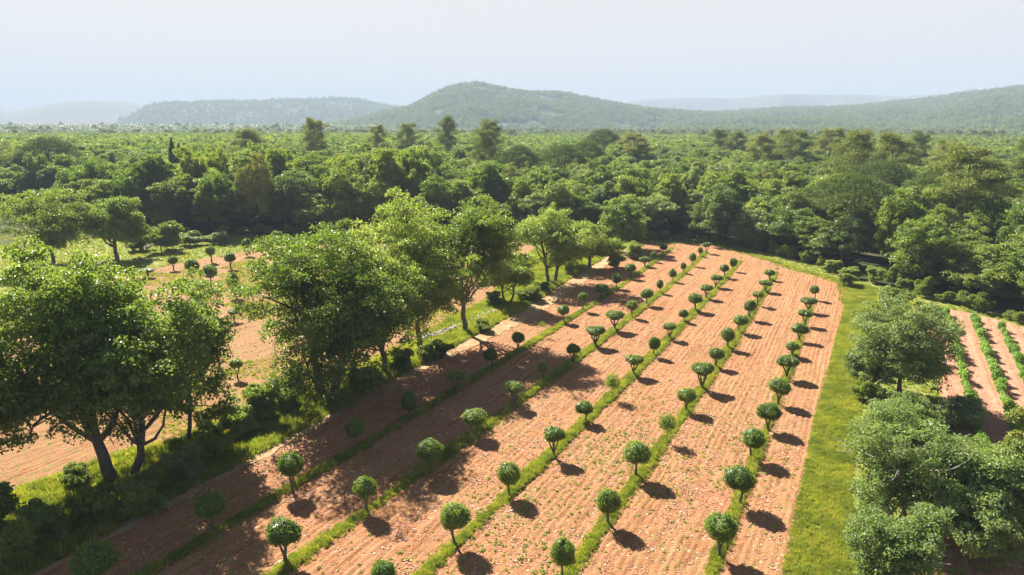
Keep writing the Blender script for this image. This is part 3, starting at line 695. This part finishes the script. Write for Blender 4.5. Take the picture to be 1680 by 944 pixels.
# shrubs by the ditch
SH = [broadleaf('shrub', 300+k, 2.2, 3.0, base=0, lobes=9, puffs=18, leaves=70, leaf=.17, tr=.06, mat=['shrub','oak','shrub','holm'][k]) for k in range(4)]
shl = [(265,412,365,62,0,'yellow-green bush on the far grass edge, beside stones'),(320,402,378,50,2,'second yellow-green bush along the far grass edge'),(352,400,380,44,0,'low bush nearest the wood on the far grass edge'),(232,412,385,44,2,'bush under the oak on the far grass'),
 (432,690,628,70,1,'dark bush beside the pale path below the broad oak'),(395,712,668,60,1,'dark low bush beside the bright grass'),(470,672,640,50,1,'bush in deep shade below the broad oak'),(300,785,735,70,3,'grey leafed bush in the bright ditch grass'),(355,752,712,60,0,'bright green bush in the ditch grass'),
 (150,858,795,80,2,'large bush at the foot of the tall oaks'),(70,885,825,90,1,'dark bush row beside the post'),(230,840,788,80,1,'dark bush behind the pale path'),(10,930,868,90,0,'broad bush in the shaded corner'),(-40,880,800,120,1,'bush beyond the thin post'),
 (250,800,760,60,0,'yellow-green bush at the foot of the slim trunked oak'),(560,668,640,52,1,'dark bush under the joined oak'),(485,640,600,50,1,'bush at the field side of the broad oak'),(340,720,690,54,2,'leafy bush under the smaller hanging oak'),(120,800,768,56,0,'pale bush between the field and the leaning oak'),(705,590,566,40,2,'bush under the tall oak by the path'),(790,545,525,36,0,'light bush past the straight bare trunk'),(890,480,462,30,1,'dark bush at the rounded oak foot'),
 (810,502,478,36,3,'dark bush beside the rubble wall'),(868,492,468,44,0,'light green bush next to the small oak'),(660,605,570,44,1,'dark undergrowth bush under the tall oaks'),(598,640,600,60,1,'dark undergrowth bush under the broad oak'),
 (1420,660,625,50,2,'small yellow-green bush beside the grass track'),(1015,440,412,36,0,'yellowish bush at the far end of the ditch'),(1042,424,395,34,1,'bush between the ditch and the wood'),(940,452,428,30,0,'bush below the low oak'),(1520,520,495,44,1,'bush where the vineyard meets the wood'),(1395,470,448,36,0,'light bush at the wood edge above the grass track'),(725,585,560,40,3,'grey bush beside the straight trunked oak')]
first = {}
for (bx,by,top,w,k,lb) in shl:
    x, y = at(bx,by); h = max(.6,height_at(by,top)); ww = w/F*zdepth(by)
    o = make('shrub', SH[k], ('stem','foliage')) if k not in first else copy_tree(first[k]); first.setdefault(k, o)
    o.location = (x,y,0); o.rotation_euler = (0,0,rd.uniform(0,6.28)); o.scale = (ww/3.0, ww/3.0, h/2.2); tag(o, lb, 'bush')

# thin post by the ditch
x, y = at(2,862); h = height_at(862,824); wd = Wood(); wd.add([(0,0,-.2),(0,0,h*.5),(.02,0,h)],[.06,.055,.05],8)
o = link('wooden_post', wd.mesh('wooden_post', MAT['bark'])); o.location = (x,y,0); tag(o, 'thin dark wooden post standing at the ditch edge', 'post')

# rubble wall remains
def rubble(name, line, label, n, size):
    rg = np.random.default_rng(n); V = []; F3 = []; T = []
    bm = bmesh.new(); bmesh.ops.create_icosphere(bm, subdivisions=1, radius=.5); B = np.array([v_.co[:] for v_ in bm.verts]); BF = [[v_.index for v_ in f.verts] for f in bm.faces]; bm.free()
    L = [np.array(at(*p_)) for p_ in line]
    for i in range(n):
        t = rg.uniform(0, len(L)-1); k = min(int(t), len(L)-2); c = L[k]+(L[k+1]-L[k])*(t-k)+rg.normal(size=2)*.28
        s = size*rg.uniform(.5,1.4); z = rg.uniform(.03,.35)
        q = B*rg.uniform(.7,1.15,(len(B),1))*np.array([s*1.3,s,s*.75]); a = rg.uniform(0,6.28)
        q = q@np.array([[math.cos(a),-math.sin(a),0],[math.sin(a),math.cos(a),0],[0,0,1]]).T
        o_ = len(V); V += [tuple(x_) for x_ in q+np.array([c[0],c[1],z])]; F3 += [[j+o_ for j in f] for f in BF]; T += [rg.random()]*len(BF)
    o = link(name, mesh_np(name, V, None, F3, tint=T, mat=MAT['wallstone'])); tag(o, label, 'wall')
rubble('rubble_wall', [(690,560),(745,541),(815,512)], 'low broken line of grey stones beside the straight trunked oak', 260, .42)
rubble('rubble_wall', [(228,412),(250,404),(272,401)], 'scattered pale stones below the yellow-green bush', 70, .45)

# vines
VM = []
for k in range(3):
    rg = np.random.default_rng(60+k); n = 520; d = unit(rg.normal(size=(n,3))); p_ = np.array([0,0,.55])+d*np.array([.62,.36,.42])*rg.uniform(.5,1.1,(n,1))
    v_, f_ = diamonds(p_, unit(d+rg.normal(size=(n,3))*.7+np.array([0,0,.5])), .15, rg, .8); wd = Wood(); wd.add([(0,0,-.1),(.03,0,.3),(-.03,.02,.6)],[.035,.03,.02],6)
    VM.append((wd.mesh('vine_stem', MAT['bark']), mesh_np('vine_foliage', v_, f_, tint=rg.random(n), mat=MAT['vine'])))
vl = {}
vr = [([(1551,518),(1566,560),(1584,625),(1600,690),(1625,790)],'first'),([(1597,528),(1618,580),(1645,660),(1672,735),(1710,830)],'second'),([(1641,541),(1664,590),(1690,650),(1730,730)],'third'),([(1684,556),(1720,610),(1770,690)],'fourth')]
for line, od in vr:
    L = [np.array(at(*p_)) for p_ in line]; a = L[0]; b = L[-1]; n = int(np.linalg.norm(b-a)/.9)
    for i in range(n):
        t = i/n; c_ = a+(b-a)*t; k = rd.randrange(3)
        o = make('grape_vine', VM[k], ('stem','foliage')) if k not in vl else copy_tree(vl[k]); vl.setdefault(k, o)
        sc_ = rd.uniform(.75,1.15); o.location = (c_[0]+rd.gauss(0,.06), c_[1], .05); o.rotation_euler = (0,0,math.atan2(b[1]-a[1],b[0]-a[0])+rd.uniform(-.2,.2)+(PI if rd.random()<.5 else 0)); o.scale = (sc_*rd.uniform(.7,1.1),sc_*rd.uniform(.55,1.25),sc_*rd.uniform(.6,1.3))
        tag(o, f'bright green vine in the {od} vine row counted from the holm oak', 'vine', f'vines of the {od} row from the holm oak')

# ================================================================== the wood
edge = [(-300,352),(-100,350),(40,350),(80,350),(110,368),(230,386),(300,388),(420,384),(500,385),(600,386),(830,386),(900,388),(1000,396),(1045,392),(1150,397),(1230,409),(1300,424),(1400,458),(1470,474),(1560,497),(1680,530),(1800,566),(2000,640)]
eg = P(edge); eaz = np.array([math.atan2(p_[0],p_[1]) for p_ in eg]); er = np.array([math.hypot(*p_) for p_ in eg])
rf = random.Random(77)
pines = [ # px, top row, distance, width m, type
 (850,240,205,13,'u'),(925,237,200,13.5,'u'),(530,196,270,9,'p'),(740,192,280,7.5,'p'),(801,198,262,10,'p'),(424,207,250,11,'p'),(632,201,300,8,'p'),(674,198,300,7.5,'p'),
 (1375,217,185,11,'p'),(1440,221,200,11,'p'),(1385,288,128,15,'u'),(1428,262,165,15,'u'),(1512,278,150,11,'u'),(1572,244,135,12.5,'p'),(1477,212,260,7,'p'),(1268,207,270,7,'p'),(1283,209,255,9,'p'),(1335,205,270,10,'p'),(1190,210,300,9,'p'),(1165,208,320,9,'p'),
 (985,208,290,12,'u'),(1035,214,270,10,'p'),(1230,213,250,9,'p'),(795,216,200,7,'p'),(700,238,235,11,'u'),(1660,228,190,10,'p'),(1520,225,240,9,'p'),(110,218,250,12,'u'),(15,222,260,9,'p'),(960,224,240,9,'u')]
PM = [pine('pine', 20+k, 18, 10, leaves=170, leaf=.32, lean=[.05,-.04,.02,-.06][k], base=[.50,.58,.46,.54][k]) for k in range(4)]
UM = [pine('umbrella_pine', 40+k, 15, 13, umbrella=True, leaves=240, leaf=.26, tr=.32) for k in range(2)]
pf = {}; ploc = []
where = lambda px: ('over the left end of the wood' if px < 460 else 'over the wood below the round hill' if px < 1120 else 'over the wood behind the red field corner')
for i, (px, top, D, w, ty) in enumerate(pines):
    a = math.atan2((px-840)/F, math.cos(PITCH)); x = D*math.sin(a); y = D*math.cos(a); y_ = y
    tz = float(terr(x,y)); h = CAM_H + y*elev(top) - tz
    if ty == 'u': key = ('u', i%2); ms = UM[i%2]; bh, bw = 15., 13.
    else: key = ('p', i%4); ms = PM[i%4]; bh, bw = 18., 10.
    o = make('pine_tree', ms) if key not in pf else copy_tree(pf[key]); pf.setdefault(key, o)
    o.location = (x,y,tz); o.rotation_euler = (0,0,rf.uniform(0,6.28) if px != 1375 else 0); w *= 1.35 if D > 210 else 1; o.scale = (w/bw, w/bw, h/bh*(.93 if D > 210 and px not in (530,740,801) else 1)); ploc.append((x,y,w*.35))
    kd = 'umbrella pine with flat dark crown' if ty == 'u' else 'tall pine with open ragged crown'
    nm = {850:'umbrella pine, first of the two dark flat crowns below the round hill',925:'umbrella pine, second of the two dark flat crowns below the round hill',1375:'tall pine with long curved bare trunk above the dark flat pine',1385:'broad dark umbrella pine standing low in front of the curved pine',1572:'big yellowish pine with bare pale branches over the vineyard woods',1428:'umbrella pine right behind the broad dark one',530:'tallest pine of the pair of high crowns before the low ridge',740:'slim pine standing alone before the round hill slope',801:'wide topped pine against the foot of the round hill',424:'flat topped pine before the low blue ridge'}.get(px)
    tag(o, nm or f'{kd} standing {where(px)}'.replace('left','far'), 'pine tree', None if nm else f'{"flat" if ty=="u" else "ragged"} pines {where(px)}'.replace('left','far'))
CM = cypress('cypress', 4, 12, 2.4)
for i, (px, D, h, lb) in enumerate([(307,225,19,'taller of two slim dark cypresses rising from the wood'),(318,228,17.5,'shorter of two slim dark cypresses rising from the wood')]):
    a = math.atan2((px-840)/F, math.cos(PITCH)); x = D*math.sin(a); y = D*math.cos(a)
    if i == 0: o = make('cypress_tree', CM); cy0 = o
    else: o = copy_tree(cy0)
    o.location = (x,y,float(terr(x,y))); o.scale = (1.1,1.1,(h-1)/12); tag(o, lb, 'cypress')

FM = [broadleaf('wood_oak', 400+k, 10.5, [9.5,8.5,10.5,8,9,11][k], base=[.05,.1,.05,.12,.08,.05][k], lobes=13, puffs=20, leaves=75, leaf=.33, tr=.2, mat='forest') for k in range(6)]
FM.append(broadleaf('wood_oak_dark', 409, 10.5, 9, base=.06, lobes=13, puffs=20, leaves=75, leaf=.31, tr=.2, mat='holm'))
def recol(me, mat):
    m2 = me.copy(); m2.materials[0] = MAT[mat]; return m2
MAT['lightoak'] = leaf_mat('light_oak_leaves', [(0,(.075,.125,.028)),(.5,(.140,.195,.045)),(1,(.250,.290,.085))])
FM.append((FM[1][0], recol(FM[1][1], 'lightoak'))); FM.append((FM[4][0], recol(FM[4][1], 'lightoak'))); FM.append((FM[2][0], recol(FM[2][1], 'holm'))); FM.append((FM[0][0], recol(FM[0][1], 'pine')))
cells = []
sp = 6.6
for iy in range(0, 110):
    for ix in range(-110, 111):
        x = (ix+(.5 if iy % 2 else 0)+rf.uniform(-.36,.36))*sp; y = 40+(iy+rf.uniform(-.36,.36))*sp*.88
        az = math.atan2(x,y)
        if abs(math.degrees(az)) > 43: continue
        r = math.hypot(x,y); e = float(np.interp(az, eaz, er))
        if r < e+.3: continue
        if any((x-a_)**2+(y-b_)**2 < c_*c_ for a_,b_,c_ in ploc): continue
        cells.append((r-e if r-e > 14 else r-e-100, x, y, r, e, az))
# clearing with red earth
cl = at(1085,318)
cells = [c_ for c_ in cells if math.hypot(c_[1]-cl[0]*1.0, c_[2]-cl[1]) > 7]
vis = sorted([c_ for c_ in cells if abs(math.degrees(c_[5])) < 37.5 or c_[3] < 90], key=lambda c_: c_[3]-(60 if c_[3]-c_[4] < 12 else 0))
near = vis[:300]; ns = set((c_[1],c_[2]) for c_ in near); rest = [c_ for c_ in cells if (c_[1],c_[2]) not in ns]
ff = {}
for c_ in near:
    _, x, y, r, e, az = c_; k = rf.choice([0,1,2,3,4,5,0,1,2,3,4,5,6,7,8,7,8,9,10])
    o = make('oak_tree', FM[k]) if k not in ff else copy_tree(ff[k]); ff.setdefault(k, o)
    frontrow = r-e < 10; d = math.degrees(az)
    hs = rf.uniform(.72,1.26)*(1.0 if d > -2 else 1.14); ws = rf.uniform(.85,1.15)
    if frontrow: hs *= rf.uniform(.75,1.0)
    if -33 < d < -7 and r-e < 70: hs *= 1.22
    o.location = (x,y,float(terr(x,y))); o.rotation_euler = (0,0,rf.uniform(0,6.28)); o.scale = (ws,ws,hs)
    reg = 'beyond the clipped trees' if d < -4 else 'past the red field end' if d < 17 else 'behind the vineyard and grass track'
    if frontrow: tag(o, f'leafy oak in the front line of the wood {reg}', 'tree', f'front oaks of the wood {reg}')
    else: tag(o, f'leafy oak inside the wood {reg}', 'tree', f'inner oaks of the wood {reg}')
bb = 0
for i in range(len(eg)-1):
    a = np.array(eg[i]); b = np.array(eg[i+1]); L_ = np.linalg.norm(b-a); q_ = 0.
    while q_ < L_:
        p_ = a+(b-a)*q_/L_+np.array([rf.uniform(-.5,.5), rf.uniform(-.6,.9)]); q_ += rf.uniform(2.0,4.2)
        if abs(math.degrees(math.atan2(p_[0],p_[1]))) > 39: continue
        k = rf.choice([0,1,1,2]); o = copy_tree(first[k]); d = math.degrees(math.atan2(p_[0],p_[1])); bb += 1
        o.location = (p_[0],p_[1],0); o.rotation_euler = (0,0,rf.uniform(0,6.28)); s_ = rf.uniform(.5,1.15); o.scale = (s_,s_,s_*rf.uniform(.7,1.5))
        reg = 'beyond the far clipped trees' if d < -4 else 'past the red field end' if d < 17 else 'behind the vineyard'
        tag(o, f'low bush growing along the foot of the wood {reg}', 'bush', f'bushes at the foot of the wood {reg}')
print('edge bushes', bb)
print('cells', len(cells), 'near', len(near), 'rmax', near[-1][3])

# far wood
def blob(seed, H, W, n, leaf, mat='farleaf'):
    rg = np.random.default_rng(seed); L = 7; V = []
    C = rg.normal(size=(L,3))*np.array([W*.2,W*.2,H*.12])+np.array([0,0,H*.62]); i = rg.integers(0,L,n); d = unit(rg.normal(size=(n,3)))
    p_ = C[i]+d*np.array([W*.27,W*.27,H*.24])*rg.normal(.95,.12,n)[:,None]; p_[:,2] = np.clip(p_[:,2], .3, H)
    v_, f_ = diamonds(p_, unit(d*.8+rg.normal(size=(n,3))*.6+np.array([0,0,.3])), leaf, rg, .7)
    return mesh_np('far_crown', v_, f_, tint=rg.random(n), mat=MAT[mat])
def join_meshes(a, b):
    return b
mid = [proto('wood_crown', FM[k][1]) for k in (0,1,7,4,9,6)]
midl = [proto('wood_crown_mid', broadleaf('m', 700+k, 10.5, 9.5, base=.05, lobes=12, puffs=14, leaves=26, leaf=.55, tr=.2, mat='forest', twigs=False)[1]) for k in range(4)]
low = [proto('wood_crown_far', blob(800+k, 10, 9.5, 420, 1.0)) for k in range(4)]
pinep = [proto('pine_far', PM[1][1]), proto('pine_far', UM[0][1])]
PR_ = mid+midl+low+pinep
pts = []; rot = []; scl = []; var = []
rr_ = np.random.default_rng(9)
for c_ in rest:
    _, x, y, r, e, az = c_; 
    if r < 300: v_ = rr_.integers(0,6)
    else: v_ = 6+rr_.integers(0,4)
    s = rr_.uniform(.85,1.2); hs = rr_.uniform(.78,1.14)*(1.0 if az > -.03 else 1.12)
    pts.append((x,y,float(terr(x,y)))); rot.append(rr_.uniform(0,6.28)); scl.append((s,s,hs)); var.append(v_)
r = 640.; 
while r < 3400:
    stp = max(8.5, r*.011); nA = int(R(90)*r/stp)
    for k in range(nA):
        az = R(-45)+R(90)*(k+rr_.uniform(-.4,.4))/nA; q = r+rr_.uniform(-.4,.4)*stp; x = q*math.sin(az); y = q*math.cos(az)
        s = stp/8.5*rr_.uniform(.85,1.25); pn = rr_.random() < .05
        pts.append((x,y,float(terr(x,y)))); rot.append(rr_.uniform(0,6.28)); hs = rr_.uniform(.75,1.2)*(1+.0*s)
        if pn and r < 1600: scl.append((.9,.9,.8)); var.append(14+rr_.integers(0,2))
        else: scl.append((s,s,hs)); var.append(10+rr_.integers(0,4))
    r += stp*.9
print('forest pts', len(pts))
scatter('forest', PR_, pts, rot, scl, var, 'endless green wood covering the plain below the hills', 'forest')

# ================================================================== hills
def ridge(name, sky, D, depth, mat, seed, rough=.10, near_ratio=.55, tree_step=None, label=None, trees=None, front=None):
    """a range of hills at its own distance: real relief, front slope, crest and back slope"""
    xs = np.array([p_[0] for p_ in sky]); ys = np.array([p_[1] for p_ in sky])
    az = np.arctan((xs-840)/F/math.cos(PITCH)); el = np.array([math.tan(math.atan((H0/2-yy)/F)-PITCH) for yy in ys])
    na = 420; nr = 90; A = np.linspace(az[0], az[-1], na)
    el_i = np.interp(A, az, el); ker = np.hanning(9); ker /= ker.sum(); el_s = np.convolve(np.pad(el_i,4,'edge'), ker, 'valid')
    t = np.linspace(0,1,nr)
    def hgt(a, tt):
        e_ = np.interp(a, A, el_s); Dp = D*(1+.10*(fbm(a*9, a*0, seed)-.5)); pk = near_ratio
        r_ = Dp + (tt-pk)*depth
        crest = e_*Dp*np.cos(a) + CAM_H
        shp = np.where(tt < pk, smooth(tt/pk)**.85, 1-.9*smooth((tt-pk)/(1-pk)))
        rug = (fbm(r_*np.sin(a)/D*16, r_*np.cos(a)/D*16, seed+3, 5)-.47)*rough*2.4*np.maximum(crest,10)
        env = np.clip(1-np.abs(tt-pk)/.12,0,1)      # crest keeps its skyline
        h = np.maximum(crest,0)*shp + rug*(1-.8*env)*np.minimum(1,tt*5)*np.minimum(1,(1-tt)*5)
        edge_ = np.minimum(1, np.minimum((a-A[0]), (A[-1]-a))/ (R(.6)))
        return r_, h*np.clip(edge_,0,1)-1.0
    AA, TT = np.meshgrid(A, t, indexing='ij'); rr, hh = hgt(AA, TT)
    X = rr*np.sin(AA); Y = rr*np.cos(AA); idx = np.arange(na*nr).reshape(na,nr)
    F4 = np.stack([idx[:-1,:-1], idx[1:,:-1], idx[1:,1:], idx[:-1,1:]], -1).reshape(-1,4)[:, ::-1]
    me = mesh_np(name, np.stack([X.ravel(),Y.ravel(),hh.ravel()],1), F4, mat=mat, smooth_=True); o = link(name, me); o['kind'] = 'structure'
    if tree_step:
        n = int((A[-1]-A[0])*D*depth*.68/tree_step**2); a = rr_.uniform(A[0]+.002, A[-1]-.002, n); tt = rr_.uniform(0.02,near_ratio+.06,n); r_, h_ = hgt(a, tt)
        cover = fbm(r_*np.sin(a)/90, r_*np.cos(a)/90, seed+9, 3) ; k = (cover > .30) & (h_ > 1)
        return np.stack([r_*np.sin(a), r_*np.cos(a), h_-.5],1)[k]
    return None
c1 = ridge('round_hill', [(500,214),(560,206),(600,198),(640,187),(676,180),(700,168),(720,157),(740,148),(760,143),(780,141),(800,143),(830,151),(860,155),(890,154),(920,156),(950,163),(980,170),(1010,175),(1060,183),(1110,187),(1150,190),(1200,195),(1280,204)], 2300, 1500, MAT['hill'], 11, tree_step=8.5)
c2 = ridge('low_ridge', [(215,208),(240,197),(255,190),(270,181),(300,174),(380,171),(450,170),(520,167),(570,165),(600,167),(640,177),(676,182),(740,190),(800,200)], 3500, 1400, MAT['hill'], 23, tree_step=15)
c3 = ridge('wooded_slope', [(1060,205),(1100,196),(1150,189),(1220,184),(1300,181),(1400,177),(1450,172),(1500,168),(1560,158),(1620,150),(1680,144),(1760,138),(1850,140),(1900,150)], 2900, 2700, MAT['hill'], 37, near_ratio=.72, tree_step=10.5)
ridge('far_mountain', [(-200,192),(-100,186),(0,180),(30,178),(60,184),(100,177),(150,168),(180,166),(240,166),(270,174),(300,183),(360,200)], 4900, 1500, MAT['farhill'], 41, rough=.06)
ridge('distant_mountains', [(940,196),(970,180),(1000,170),(1050,163),(1130,160),(1180,162),(1230,156),(1280,154),(1330,156),(1380,155),(1440,158),(1500,155),(1560,150),(1620,147),(1680,149),(1750,158),(1850,175)], 5100, 1500, MAT['farhill'], 53, rough=.06)
hp = np.concatenate([c1,c2,c3]); n = len(hp); print('hill trees', n)
dd = np.hypot(hp[:,0],hp[:,1]); s = np.where(dd > 3400, 1.7, np.where(dd>2600,1.15,1.0))*rr_.uniform(.7,1.2,n)
hl = [proto('hill_crown', blob(900+k, 9, 9, 110, 1.7)) for k in range(4)]
scatter('hillside_forest', hl, hp, rr_.uniform(0,6.28,n), np.column_stack([s,s,s*rr_.uniform(.8,1.5,n)]), rr_.integers(0,4,n), 'dark scrub and trees covering the slopes of the hills', 'forest')

# ================================================================== air
HAZE = 3.1e-4
bm = bmesh.new(); bmesh.ops.create_cube(bm, size=1)
me = bpy.data.meshes.new('haze')
for v_ in bm.verts: v_.co = Vector((v_.co.x*14600, v_.co.y*14600, -2.2+(v_.co.z+.5)*346))
bm.to_mesh(me); bm.free(); hz = link('haze', me); hz['kind'] = 'stuff'; hz['label'] = 'thin pale blue haze lying over the whole landscape'
Mh = bpy.data.materials.new('air'); Mh.use_nodes = True; nt = Mh.node_tree; nt.nodes.clear()
ou = nt.nodes.new('ShaderNodeOutputMaterial'); pv = nt.nodes.new('ShaderNodeVolumePrincipled'); pv.inputs['Color'].default_value = (.40,.475,.615,1)
pv.inputs['Density'].default_value = HAZE; pv.inputs['Anisotropy'].default_value = 0; nt.links.new(pv.outputs[0], ou.inputs['Volume']); me.materials.append(Mh)

# ================================================================== light, sky, camera
EL, AZ = R(39), R(-31)
w = bpy.data.worlds.new('World'); sc.world = w; w.use_nodes = True; nt = w.node_tree
bg = nt.nodes['Background']; sky = nt.nodes.new('ShaderNodeTexSky'); sky.sky_type = 'NISHITA'; sky.sun_disc = False
sky.sun_elevation = EL; sky.sun_rotation = AZ; sky.altitude = 300; sky.air_density = 1.0; sky.dust_density = 1.0; sky.ozone_density = 1.0
mxw = nt.nodes.new('ShaderNodeMix'); mxw.data_type = 'RGBA'; mxw.inputs[7].default_value = (5.05,4.75,4.35,1)
tcw = nt.nodes.new('ShaderNodeTexCoord'); sxw = nt.nodes.new('ShaderNodeSeparateXYZ'); nt.links.new(tcw.outputs['Generated'], sxw.inputs[0])
mrw = nt.nodes.new('ShaderNodeMapRange'); mrw.interpolation_type = 'SMOOTHSTEP'
for k_, v_ in enumerate((.13,.34,.92,0.0)): mrw.inputs[k_+1].default_value = v_
nt.links.new(sxw.outputs[2], mrw.inputs[0]); nt.links.new(mrw.outputs[0], mxw.inputs[0])
dkw = nt.nodes.new('ShaderNodeMix'); dkw.data_type = 'RGBA'; dkw.blend_type = 'MULTIPLY'; dkw.inputs[0].default_value = 1; dkw.inputs[7].default_value = (.5,.5,.5,1)
nt.links.new(sky.outputs[0], dkw.inputs[6]); nt.links.new(dkw.outputs[2], mxw.inputs[6]); nt.links.new(mxw.outputs[2], bg.inputs[0]); bg.inputs[1].default_value = .05
sd = bpy.data.lights.new('sun', 'SUN'); sd.energy = 5.0; sd.angle = R(.55); sd.color = (1,.95,.86)
so = bpy.data.objects.new('sun', sd); col.objects.link(so)
sv = Vector((math.sin(AZ)*math.cos(EL), math.cos(AZ)*math.cos(EL), math.sin(EL))); so.rotation_euler = sv.to_track_quat('Z','Y').to_euler(); so.location = (0,0,60)
cd = bpy.data.cameras.new('camera'); cam = bpy.data.objects.new('camera', cd); col.objects.link(cam); sc.camera = cam
cam.location = (0,0,CAM_H); cam.rotation_euler = (PI/2-PITCH, 0, 0); cd.sensor_width = 36; cd.lens = F/W0*36; cd.clip_end = 60000; cd.clip_start = .5
sc.view_settings.view_transform = 'Standard'; sc.view_settings.look = 'None'; sc.view_settings.gamma = 1; sc.view_settings.exposure = 1.95
sc.render.engine = 'CYCLES'; cy = sc.cycles
cy.max_bounces = 8; cy.diffuse_bounces = 6; cy.glossy_bounces = 2; cy.transmission_bounces = 6; cy.volume_bounces = 1; cy.transparent_max_bounces = 4
cy.use_adaptive_sampling = False; cy.use_denoising = True; cy.denoiser = 'OPENIMAGEDENOISE'; cy.denoising_input_passes = 'RGB_ALBEDO_NORMAL'; cy.denoising_prefilter = 'ACCURATE'; cy.sample_clamp_indirect = 4
cy.caustics_reflective = False; cy.caustics_refractive = False

for o_ in col.objects:
    if 'label' in o_ and not (4 <= len(o_['label'].split()) <= 16): print('LONG', o_.name, o_['label'])
print('faces', sum(len(m_.polygons) for m_ in bpy.data.meshes))
